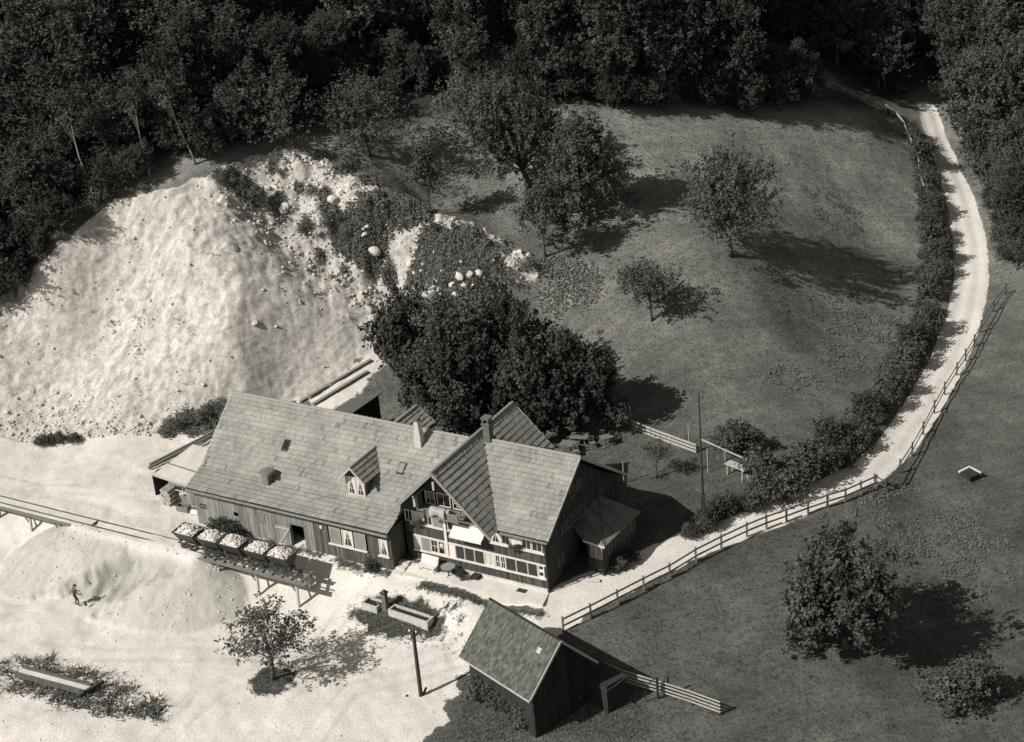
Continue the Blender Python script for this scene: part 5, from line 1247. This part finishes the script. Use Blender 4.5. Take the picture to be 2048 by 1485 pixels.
def make_load(seed):
    r = random.Random(seed); mb = MB(); n = 9; hp = r.uniform(.26, .44); sk = r.uniform(-.25, .25)
    grid = [[(-.76 + 1.52 * i / n, -.62 + 1.24 * j / n, 1.20 + hp * (1 + sk * (i - n / 2) / n) * max(0, 1 - (abs(i - n / 2) / (n / 2)) ** 2.2) * max(0, 1 - (abs(j - n / 2) / (n / 2)) ** 2) + r.uniform(-.03, .03)) for j in range(n + 1)] for i in range(n + 1)]
    vs = [p for row in grid for p in row]; idx = lambda i, j: i * (n + 1) + j
    mb.add(vs, [(idx(i, j), idx(i + 1, j), idx(i + 1, j + 1), idx(i, j + 1)) for i in range(n) for j in range(n)])
    rk = [rock_mesh(700 + k, 1) for k in range(3)]
    rv = [[v.co.copy() for v in m.vertices] for m in rk]; rfc = [[tuple(p.vertices) for p in m.polygons] for m in rk]
    for _ in range(r.randint(90, 130)):
        a, b_ = r.uniform(-.72, .72), r.uniform(-.58, .58)
        h = 1.20 + hp * (1 + sk * a / 1.5) * (1 - (abs(a) / .76) ** 2.2) * (1 - (abs(b_) / .62) ** 2); s = r.uniform(.10, .27); k = r.randrange(3); q = Matrix.Rotation(r.uniform(0, 6.28), 3, Vector((r.random() - .5, r.random() - .5, r.random() + .1)))
        mb.add([q @ v * s + Vector((a, b_, h + s * .15)) for v in rv[k]], rfc[k], r.uniform(.8, 1.12))
    for m in rk: bpy.data.meshes.remove(m)
    return mb.mesh('stone_load')
MB().box(-22, -.62, -.06, -6.6, .62, -.005).build('deck', M['concrete'], tr)
wag0 = make_wagon(); gw = 'tip wagons on the field railway'
wl = ['first tip wagon at the left end of the loaded train', 'second tip wagon from the left end of the train', 'middle tip wagon of the five loaded ones', 'fourth tip wagon, next to the front one', 'front tip wagon at the right end of the train with its dark end in view']
for i in range(5):
    p = W(1.9 + i * 1.88 + (0, .05, -.04, .06, 0)[i], TY, TZ + .06)
    if i == 0: w = wag0; w.location = p; tag(w, wl[0], 'tip wagon', gw)
    else:
        w = copy_tree(wag0, p, HY, None, wl[i], gw); w['category'] = 'tip wagon'
    l = link('stone_load', make_load(40 + i), M['gravel_load']); l.location = p; l.rotation_euler = (0, 0, HY)
    tag(l, 'heaped load of broken pale stone in the ' + ['leftmost', 'second', 'middle', 'fourth', 'rightmost'][i] + ' tip wagon', 'stone load', 'stone loads in the wagons', 'stuff')

# ------------------------------------------------------------------ fences, poles
def fence(name, pts, label, h=1.0, rails=(.95,), r=.045, post_w=.12, m='fence', pm=None, wob=.0, group='field fences', post_extra=.06, square=True, tops=None):
    o = empty(name, pts[0], 0, label, 'fence', group); b = Vector(pts[0]); rr = random.Random(len(label))
    P = [Vector(p) - b for p in pts]
    P = [p + Vector((rr.uniform(-wob, wob), rr.uniform(-wob, wob), 0)) for p in P]
    for i, p in enumerate(P):
        t = Vector((rr.uniform(-wob, wob), rr.uniform(-wob, wob), h + post_extra))
        MB().bar(p - Vector((0, 0, .25)), p + t, post_w, post_w).build('post', M[pm or m], o)
    for z in rails:
        for p, q in zip(P[:-1], P[1:]):
            zz = lambda: z + rr.uniform(-wob, wob) * .8
            off = Vector((0, 0, 0))
            p_, q_ = p + Vector((0, 0, zz())), q + Vector((0, 0, zz()))
            d = (q_ - p_).normalized(); side = d.cross(Vector((0, 0, 1))).normalized() * (post_w * .5 + r * .6)
            MB().bar(p_ - d * .06 + side, q_ + d * .06 + side, r, r * 2.2).build('rail', M[m], o)
    return o
low = [(1127, 1264), (1182, 1237), (1236, 1209), (1288, 1182), (1340, 1156), (1392, 1124), (1443, 1098), (1494, 1074), (1533, 1058), (1573, 1044), (1616, 1028), (1655, 1015), (1691, 1004), (1722, 990), (1752, 977)]
fence('rail_fence', GP(low), 'long post and rail fence along the lower side of the road', 1.0, (.97, .5), .05, .13, 'timber')
fence('rail_fence', GP([(1752, 977), (1768, 985), (1785, 975), (1800, 945), (1822, 912), (1845, 870), (1868, 828), (1890, 790), (1912, 752), (1930, 722), (1948, 695), (1962, 665), (1985, 625), (2010, 590)]), 'rustic pole fence climbing along the right side of the road', 1.0, (.95, .5), .04, .1, 'fence', wob=.07)
fence('rail_fence', GP([(1565, 935), (1598, 920), (1628, 905), (1658, 892)]), 'short two-rail fence beyond the garden arbour', .95, (.9, .45), .05, .1, 'fence')
fence('rail_fence', GP([(1664, 895), (1678, 868), (1690, 842), (1712, 822), (1735, 805), (1755, 788), (1778, 765)]), 'old pole fence climbing behind the hedge from the short fence', .95, (.9, .45), .04, .09, 'fence', wob=.08)
fence('pole_fence', GP([(1752, 222), (1768, 227), (1797, 242), (1812, 262), (1826, 295), (1836, 330), (1842, 365), (1850, 400)]), 'weathered pale pole fence at the top right corner of the meadow', .8, (.75,), .06, .07, 'pale_wood', wob=.15)
fence('pole_fence', GP([(1842, 290), (1850, 325), (1858, 365), (1866, 400)]), 'dark leaning fence at the left verge of the upper road', .9, (.85,), .06, .08, 'fence', wob=.12)
# fence behind the shed, bottom edge
fence('garden_fence', GP([(1212, 1352), (1245, 1366), (1282, 1378), (1330, 1392), (1385, 1410), (1440, 1430)]), 'four-rail fence running down from the shed to the bottom edge', .95, (.95, .72, .48, .25), .04, .1, 'pale_wood', pm='pole')
ar = empty('gate_arch', G(1308, 1400), .3, 'dark curved iron gate arch beside the four-rail fence', 'gate')
MB().tube([(-.5, 0, -.3), (-.5, 0, .7), (-.35, 0, 1.15), (0, 0, 1.4), (.2, 0, 1.45)], .04, 6).build('arch', M['iron'], ar)
MB().bar((.25, 0, -.3), (.25, 0, 1.5), .12, .12).bar((.95, .1, -.3), (.95, .1, 1.3), .1, .1).build('post', M['pole'], ar)

def pole(name, base, top_px, label, r0, r1, m, cat='pole', extra=None, lean=0):
    b = G(*base); s = pxm(b)
    h_ = math.hypot(base[0] - top_px[0], base[1] - top_px[1]) / (s * .905)
    o = empty(name, b, 0, label, cat)
    MB().tube([(0, 0, -.4), (0, 0, h_ * .5), (0, 0, h_)], [r0, (r0 + r1) / 2, r1], 8).build('shaft', M[m], o)
    return o, h_
fo, fh_ = pole('flagpole', (1407, 1030), (1385, 785), 'tall bare flagpole on the garden lawn', .10, .045, 'pole', 'flagpole')
MB().box(-.14, -.14, -.3, .14, .14, 1.5).build('foot', M['pole'], fo)
MB().tube([(0, 0, fh_), (0, 0, fh_ + .12)], [.07, .03], 8).build('finial', M['pole'], fo)
to, th_ = pole('telegraph_pole', (842, 1392), (823, 1252), 'dark telegraph pole with white insulators at the yard edge', .13, .10, 'pole', 'telegraph pole')
MB().bar((0, 0, -.5), (-.9, .15, -.0), .12, .12).bar((0, 0, -.2), (.35, .3, .35), .1, .1).build('stay_block', M['pole'], to)
for (dx, dz_) in ((-.2, -.05), (.17, -.18), (-.2, -.5), (.18, -.55)):
    MB().tube([(dx * .4, 0, th_ + dz_ - .08), (dx, 0, th_ + dz_ - .05), (dx, 0, th_ + dz_)], .014, 5).build('bracket', M['iron'], to)
    MB().tube([(dx, 0, th_ + dz_), (dx, 0, th_ + dz_ + .1), (dx, 0, th_ + dz_ + .14)], [.055, .065, .03], 8).build('insulator', M['insul'], to)
for (b_, t_, lab) in [((1262, 852), (1259, 811), 'thin pale post at the upper end of the plank rail'), ((1378, 888), (1374, 846), 'thin pale post halfway along the plank rail'), ((1416, 945), (1413, 898), 'thin pale post in front of the plank rail, right of the flagpole'), ((1248, 966), (1243, 922), 'thin pale post on the lawn behind the farmhouse')]:
    pole('washing_post', b_, t_, lab, .035, .03, 'pale_wood', 'post')

# plank rail in the garden
pts = GP([(1264, 858), (1302, 874), (1340, 886), (1392, 906)])
pk = empty('plank_rail', pts[0], 0, 'low rail of three sun-bleached planks crossing the garden', 'plank fence')
b0 = Vector(pts[0])
for p in pts: MB().bar(Vector(p) - b0 - Vector((0, 0, .2)), Vector(p) - b0 + Vector((0, 0, .7)), .09, .09).build('post', M['timber'], pk)
for k_, z_ in enumerate((.12, .38, .64)):
    a_, c_ = Vector(pts[0]) - b0, Vector(pts[-1]) - b0
    mid = (Vector(pts[1]) + Vector(pts[2])) / 2 - b0
    for p, q in ((a_, mid), (mid, c_)): MB().bar(p + Vector((0, -.08, z_)), q + Vector((0, -.08, z_)), .05, .15).build('plank', M['pale_wood'], pk)
pts = GP([(1402, 900), (1450, 922), (1500, 944)])
rl = empty('garden_rail', pts[0], 0, 'single pale rail continuing from the planks to the arbour', 'railing'); b0 = Vector(pts[0])
for p in pts: MB().bar(Vector(p) - b0 - Vector((0, 0, .2)), Vector(p) - b0 + Vector((0, 0, .8)), .07, .07).build('post', M['pale_wood'], rl)
for p, q in zip(pts[:-1], pts[1:]): MB().bar(Vector(p) - b0 + Vector((0, 0, .84)), Vector(q) - b0 + Vector((0, 0, .84)), .09, .07).build('rail', M['pale_wood'], rl)
# plank bench against the arbour
p0, p1 = G(1455, 944), G(1494, 962)
bn = empty('plank_table', p0, math.atan2(p1[1] - p0[1], p1[0] - p0[0]), 'long pale plank table beside the dark arbour bush', 'table'); L_ = float(np.hypot(*(p1 - p0)[:2]))
for k_ in range(3): MB().box(0, -.3 + k_ * .22, .72, L_, -.1 + k_ * .22, .77).build('plank', M['pale_wood'], bn)
for xx in (.2, L_ - .2):
    for yy in (-.25, .3): MB().bar((xx, yy, -.2), (xx, yy * .8, .72), .07, .07).build('leg', M['pale_wood'], bn)
# small stand right of it
p0 = G(1497, 968); st = empty('wooden_trestle', p0, HY, 'small wooden trestle stand in front of the arbour bush', 'trestle')
MB().bar((0, 0, -.1), (0, 0, .55), .08, .08).build('leg', M['pale_wood'], st); MB().bar((.7, 0, -.1), (.7, 0, .6), .08, .08).build('leg', M['pale_wood'], st); MB().bar((-.05, 0, .58), (.8, 0, .64), .2, .06).build('board', M['timber'], st)
# garden tables and chairs
def gtable(u, v, s, rz, label):
    t = empty('garden_table', G(u, v), rz, label, 'table', 'tables in the beer garden')
    MB().box(-.55 * s, -.4 * s, .70, .55 * s, .4 * s, .74).build('tabletop', M['tabletop'], t)
    for a in (-1, 1):
        for b_ in (-1, 1): MB().bar((a * .45 * s, b_ * .32 * s, 0), (a * .3 * s, b_ * .2 * s, .7), .05, .05).build('leg', M['timber'], t)
gtable(1160, 890, 1.15, -.3, 'garden table furthest back, in the walnut shade'); gtable(1214, 892, .8, .3, 'garden table nearest the sunny lawn'); gtable(1138, 905, 1.0, -.4, 'garden table half hidden behind the farmhouse ridge')
def gchair(u, v, rz, label):
    t = empty('garden_chair', G(u, v), rz, label, 'chair', 'chairs in the beer garden')
    MB().box(-.2, -.2, .43, .2, .2, .46).build('seat', M['tabletop'], t); MB().box(-.2, .18, .55, .2, .21, .9).build('backrest', M['tabletop'], t)
    for a in (-1, 1):
        for b_ in (-1, 1): MB().bar((a * .18, b_ * .18, 0), (a * .18, b_ * .18, .9 if b_ > 0 else .43), .035, .035).build('leg', M['timber'], t)
gchair(1186, 897, .4, 'garden chair between the two rear tables'); gchair(1226, 888, 1.2, 'garden chair right of the sunny table'); gchair(1205, 880, 3.0, 'garden chair behind the sunny table'); gchair(1153, 913, .1, 'garden chair in front of the half hidden table')

# ------------------------------------------------------------------ trough, bench, yard things
t0, t1 = G(781, 1222), G(860, 1252)
ta = math.atan2(t1[1] - t0[1], t1[0] - t0[0]); tl_ = float(np.hypot(*(t1 - t0)[:2]))
zt_ = float(min(t0[2], t1[2]))
def trough(x0, x1, w, h, label, sub):
    t = empty('water_trough', (t0[0], t0[1], zt_), ta, label, 'trough', 'stone troughs of the yard fountain')
    MB().box(x0, -w, -.4, x1, -w + .11, h).box(x0, w - .11, -.4, x1, w, h).box(x0, -w + .11, -.4, x0 + .11, w - .11, h).box(x1 - .11, -w + .11, -.4, x1, w - .11, h).build('basin', M['stonework'], t)
    MB().box(x0 + .11, -w + .11, -.1, x1 - .11, w - .11, h - .14).build('water', M['water'], t); return t
trough(.1, tl_ + .1, .36, .5, 'long stone water trough with dark water in the yard', 0)
trough(-2.0, -.75, .42, .42, 'short stone basin left of the fountain post', 1)
ft = empty('fountain_post', (t0[0] - .35 * math.cos(ta), t0[1] - .35 * math.sin(ta), zt_), ta, 'square stone fountain post between the two troughs', 'fountain')
MB().hexa([(-.2, -.2, -.4), (.2, -.2, -.4), (.2, .2, -.4), (-.2, .2, -.4), (-.14, -.14, 1.35), (.14, -.14, 1.35), (.14, .14, 1.35), (-.14, .14, 1.35)]).build('column', M['soot'], ft)
MB().box(-.21, -.21, 1.35, .21, .21, 1.44).hexa([(-.17, -.17, 1.44), (.17, -.17, 1.44), (.17, .17, 1.44), (-.17, .17, 1.44), (-.05, -.05, 1.6), (.05, -.05, 1.6), (.05, .05, 1.6), (-.05, .05, 1.6)]).build('cap', M['iron'], ft)
MB().tube([(.14, 0, .95), (.5, 0, .95), (.55, 0, .85)], .025, 6).build('spout', M['iron'], ft)
MB().bar((-.05, .02, -.2), (-.55, -.1, .6), .1, .12).build('stay', M['soot'], ft)
po_ = empty('trough_stake', (t1[0] + .1 * math.cos(ta), t1[1] + .35, zt_), 0, 'short dark stake at the right end of the long trough', 'stake')
MB().bar((0, 0, -.3), (-.02, 0, .95), .07, .07).build('stake', M['pole'], po_)
# bench, table, stools on the terrace
bz = .1
bb = empty('bench', W(17.25, .72, bz), HY - .05, 'white bench with a broad seat on the terrace at the house front', 'bench')
MB().box(0, -.3, .40, 1.3, .2, .46).build('seat', M['white'], bb); MB().hexa([(0, .2, .46), (1.3, .2, .46), (1.3, .24, .46), (0, .24, .46), (0, .34, .95), (1.3, .34, .95), (1.3, .38, .95), (0, .38, .95)]).build('backrest', M['white'], bb)
for a in (.08, 1.16):
    for b_ in (-.27, .14): MB().box(a, b_, 0, a + .06, b_ + .06, .4).build('leg', M['white'], bb)
tb2 = empty('round_table', W(19.45, .62, bz), 0, 'round grey garden table on the terrace in front of the facade', 'table')
MB().tube([(0, 0, .70), (0, 0, .74)], .46, 20).build('tabletop', M['shutter'], tb2); MB().tube([(0, 0, 0), (0, 0, .7)], .035, 8).build('column', M['iron'], tb2)
for k_ in range(3):
    a = k_ * 2.094; MB().bar((0, 0, .1), (.32 * math.cos(a), .32 * math.sin(a), .01), .04, .03).build('foot', M['iron'], tb2)
def stool(x, y, label, rz):
    s = empty('terrace_chair', W(x, y, bz), HY + rz, label, 'chair', 'chairs on the terrace')
    MB().tube([(0, 0, .42), (0, 0, .45)], .19, 12).build('seat', M['black_wood'], s)
    for k_ in range(4):
        a = k_ * 1.571 + .78; MB().bar((.15 * math.cos(a), .15 * math.sin(a), .42), (.2 * math.cos(a), .2 * math.sin(a), 0), .03, .03).build('leg', M['black_wood'], s)
    MB().tube([(-.18, .15, .44), (-.17, .19, .85), (.17, .19, .85), (.18, .15, .44)], .016, 5).build('backrest', M['black_wood'], s)
stool(18.75, .75, 'dark terrace chair between the bench and the round table', .4); stool(20.05, .95, 'dark terrace chair right of the round table', -.6)
pt_ = empty('plant_pot', W(20.45, .55, bz), 0, 'dark potted plant on the terrace right of the round table', 'plant pot')
MB().tube([(0, 0, 0), (0, 0, .3)], [.13, .18], 10).build('pot', M['soot'], pt_)
f_ = bpy.data.objects.new('foliage', shr[2][1]); C.objects.link(f_); f_.parent = pt_; f_.location = (0, 0, .25); f_.scale = (.28, .28, .3)
# bedding on the balcony, geraniums
bd = empty('bedding', W(19.1, .72, 4.68), HY, 'pale quilt airing over the balcony rail in the gable', 'bedding')
q = MB(); nu, nv = 14, 10
def qp(i, j, o):
    u_, v_ = i / nu, j / nv
    y_ = .42 - .62 * min(1, v_ / .62); z_ = .14 + .16 * math.sin(math.pi * min(1, v_ / .75)) - (max(0, v_ - .62) / .38) * .34
    b_ = .05 * math.sin(u_ * 7 + 1) * math.sin(v_ * 5) + .06 * (math.sin(math.pi * u_) - .6)
    return (-.65 + 1.28 * u_, y_ - o * .35 - (.05 * math.sin(u_ * 9) if v_ > .7 else 0), z_ + b_ - o)
for o_ in (0, .1):
    q.add([qp(i, j, o_) for i in range(nu + 1) for j in range(nv + 1)], [(i * (nv + 1) + j, (i + 1) * (nv + 1) + j, (i + 1) * (nv + 1) + j + 1, i * (nv + 1) + j + 1) for i in range(nu) for j in range(nv)])
bd.scale = (.85, .85, .75)
q.build('quilt', M['quilt'], bd, True)
MB().box(.55, -.05, .0, .95, .2, .24).build('pillow', M['quilt'], bd)
for (x_, z_, y_, s, lab) in [(17.3, 3.0, 1.3, .3, 'potted flowers on the upper left window sill'), (20.8, 2.9, 1.2, .35, 'flowers in the box under the awning'), (24.3, 2.85, 1.28, .3, 'flowers on the upper right window sill')]:
    f = empty('window_flowers', W(x_, y_, z_), 0, lab, 'flowers', 'flowers on the facade'); g_ = link('foliage', shr[2][1], None, f); g_.scale = (s * 1.5, s * .6, s * .6); MB().box(-.25, -.1, -.02, .25, .1, .1).build('pot', M['soot'], f)
# wood pile and crate near the lean-to
wp = empty('log_pile', W(-3.9, 1.4, float(hz(*W(-3.9, 1.4)[:2]))), HY, 'stacked pale firewood at the open end of the lean-to shed', 'firewood')
lg = MB().tube([(0, -.5, 0), (0, .5, 0)], .09, 7).mesh('log'); lg.materials.append(M['pale_wood'])
for i in range(4):
    for j in range(7):
        o = bpy.data.objects.new('log', lg); C.objects.link(o); o.parent = wp; o.location = (i * .19 + (j % 2) * .09, random.uniform(-.06, .06), .08 + j * .165); o.rotation_euler = (0, random.uniform(0, 3), 0)
cr_ = empty('wooden_crate', W(-2.4, .55, float(hz(*W(-2.4, .55)[:2]))), HY + .1, 'low dark wooden crate standing before the lean-to wall', 'crate')
MB().box(0, 0, 0, .9, .5, .04).box(0, 0, .04, .9, .04, .42).box(0, .46, .04, .9, .5, .42).box(0, .04, .04, .04, .46, .42).box(.86, .04, .04, .9, .46, .42).build('box', M['timber'], cr_)
bc = empty('cement_pipe', W(-1.2, .75, float(hz(*W(-1.2, .75)[:2])) + .2), HY, 'pale pipe length lying beside the crate', 'pipe')
MB().tube([(0, 0, 0), (.9, 0, 0)], .2, 12).build('pipe', M['concrete'], bc)
# planks lying up the slope behind the barn end
p0, p1 = G(300, 935), G(425, 872)
for k_, (off, lab) in enumerate([(0, 'upper of two long beams lying behind the lean-to shed'), (.5, 'lower of two long beams lying behind the lean-to shed')]):
    o = link('long_beam', MB().bar((p0[0], p0[1] - off, p0[2] + .2), (p1[0], p1[1] - off, p1[2] + .25), .16, .16).mesh('long_beam'), M['timber']); tag(o, lab, 'beam', 'beams behind the lean-to')
for k_, (a, c, lab) in enumerate([((600, 806), (742, 722), 'longer plank lying up the bank behind the barn'), ((625, 812), (735, 745), 'shorter plank lying on the bank behind the barn')]):
    p0, p1 = G(*a), G(*c)
    o = link('plank', MB().bar((p0[0], p0[1], p0[2] + .12), (p1[0], p1[1], p1[2] + .12), .3, .06).mesh('plank'), M['timber']); tag(o, lab, 'plank', 'planks behind the barn')
# trough of beams, bottom left
p0, p1 = G(40, 1352), G(178, 1388)
bl = empty('beam_channel', (float(p0[0]), float(p0[1]), float(p0[2])), math.atan2(p1[1] - p0[1], p1[0] - p0[0]), 'pale timber channel lying in tall weeds at the lower left', 'timber channel'); L_ = float(np.hypot(*(p1 - p0)[:2]))
MB().box(0, -.3, .3, L_, .3, .36).build('floor', M['concrete'], bl); MB().box(0, .3, .2, L_, .42, .55).build('side', M['fence'], bl); MB().box(0, -.42, .2, L_, -.3, .55).build('side', M['fence'], bl)
MB().bar((L_ - .2, -.6, .25), (L_ + .5, .9, .5), .2, .2).build('end_beam', M['pole'], bl)
# small hatch on the right meadow
p0 = G(1940, 955)
ht = empty('well_cover', p0, .5, 'low dark box with a white edge lying in the right meadow', 'well cover')
MB().box(-.45, -.5, -.2, .45, .5, .35).build('box', M['black_wood'], ht); MB().hexa([(-.5, .45, .30), (.5, .45, .36), (.5, .6, .36), (-.5, .6, .30), (-.5, .45, .40), (.5, .45, .46), (.5, .6, .46), (-.5, .6, .40)]).build('lid_edge', M['white'], ht); MB().box(.45, -.5, .2, .55, .45, .42).build('lid_edge', M['white'], ht)

# ------------------------------------------------------------------ worker with a shovel
def skin_body(name, joints, edges, mats_fn, parent=None, sub=1):
    me = bpy.data.meshes.new(name); names = list(joints)
    me.from_pydata([joints[k][0] for k in names], [(names.index(a), names.index(b)) for a, b in edges], [])
    o = bpy.data.objects.new(name, me); C.objects.link(o)
    sk = o.modifiers.new('skin', 'SKIN'); sb = o.modifiers.new('sub', 'SUBSURF'); sb.levels = sb.render_levels = sub
    if not me.skin_vertices: me.attributes
    for i, k in enumerate(names):
        r_ = joints[k][1]; me.skin_vertices[0].data[i].radius = r_ if hasattr(r_, '__len__') else (r_, r_)
        me.skin_vertices[0].data[i].use_root = (k == 'pelvis')
    dg = bpy.context.evaluated_depsgraph_get(); ev = bpy.data.meshes.new_from_object(o.evaluated_get(dg))
    bpy.data.objects.remove(o); bpy.data.meshes.remove(me)
    return ev
J = {'pelvis': ((0, 0, .92), (.15, .11)), 'waist': ((.02, .02, 1.06), (.14, .10)), 'chest': ((.06, .05, 1.28), (.18, .12)), 'neck': ((.10, .08, 1.47), .055), 'head0': ((.12, .10, 1.56), (.075, .085)), 'head1': ((.14, .12, 1.70), (.075, .09)),
     'hipL': ((-.10, 0, .86), .095), 'kneeL': ((-.12, .10, .48), .065), 'ankL': ((-.14, .0, .08), .045), 'toeL': ((-.12, .17, .03), .035),
     'hipR': ((.10, 0, .86), .095), 'kneeR': ((.15, .16, .50), .065), 'ankR': ((.18, .12, .08), .045), 'toeR': ((.20, .29, .03), .035),
     'shL': ((-.13, .06, 1.40), .065), 'elL': ((-.22, .16, 1.14), .048), 'wrL': ((-.10, .36, 1.02), .034), 'haL': ((-.06, .42, 1.0), .038),
     'shR': ((.24, .05, 1.40), .065), 'elR': ((.33, .14, 1.13), .048), 'wrR': ((.22, .38, .88), .034), 'haR': ((.18, .44, .86), .038)}
E_ = [('pelvis', 'waist'), ('waist', 'chest'), ('chest', 'neck'), ('neck', 'head0'), ('head0', 'head1'), ('pelvis', 'hipL'), ('hipL', 'kneeL'), ('kneeL', 'ankL'), ('ankL', 'toeL'), ('pelvis', 'hipR'), ('hipR', 'kneeR'), ('kneeR', 'ankR'), ('ankR', 'toeR'),
      ('chest', 'shL'), ('shL', 'elL'), ('elL', 'wrL'), ('wrL', 'haL'), ('chest', 'shR'), ('shR', 'elR'), ('elR', 'wrR'), ('wrR', 'haR')]
bme = skin_body('body', J, E_, None, sub=2)
for m_ in ('trouser', 'shirt', 'skin'): bme.materials.append(M[m_])
for pl in bme.polygons:
    c = pl.center
    hand = (Vector(c) - Vector((-.07, .40, 1.0))).length < .085 or (Vector(c) - Vector((.19, .42, .865))).length < .085
    pl.material_index = 2 if (c.z > 1.46 and c.z < 1.66) or hand else (0 if c.z < .97 or c.z > 1.66 else 1)
    pl.use_smooth = True
pp = G(153, 1212)
per = empty('person', pp, R(-60), 'worker in dark clothes and a cap bending to shovel at the sand heap', 'person')
per.scale = (.93, .93, .93)
link('body', bme, None, per)
MB().tube([(.135, .115, 1.68), (.14, .12, 1.74), (.14, .12, 1.79)], [.115, .11, .05], 12).tube([(.16, .20, 1.685), (.17, .26, 1.675)], [.08, .05], 8).build('cap', M['trouser'], per)
fg = MB()
for (hx, hy, hz_, sg) in ((-.06, .42, 1.0, 1), (.18, .44, .86, -1)):
    for k_ in range(4):
        a = (hx - .03 + k_ * .022, hy + .02, hz_ + .01); fg.tube([a, (a[0] + .005, a[1] + .045, a[2] - .01), (a[0] + .005, a[1] + .04, a[2] - .05)], [.011, .010, .008], 5)
    fg.tube([(hx - sg * .03, hy, hz_), (hx - sg * .01, hy + .05, hz_ - .03)], [.012, .009], 5)
fg.build('fingers', M['skin'], per)
sv = empty('shovel', pp, R(-60), 'long-handled shovel held by the worker at the heap', 'shovel')
sv.scale = (.93, .93, .93)
MB().tube([(-.10, .44, 1.12), (.18, .46, .84), (.52, .50, .42)], .018, 6).build('handle', M['pale_wood'], sv)
MB().hexa([(.48, .40, .42), (.52, .60, .42), (.74, .56, .14), (.70, .42, .14), (.49, .40, .435), (.53, .60, .435), (.75, .56, .155), (.71, .42, .155)]).build('blade', M['steel'], sv)

bpy.context.view_layer.update()
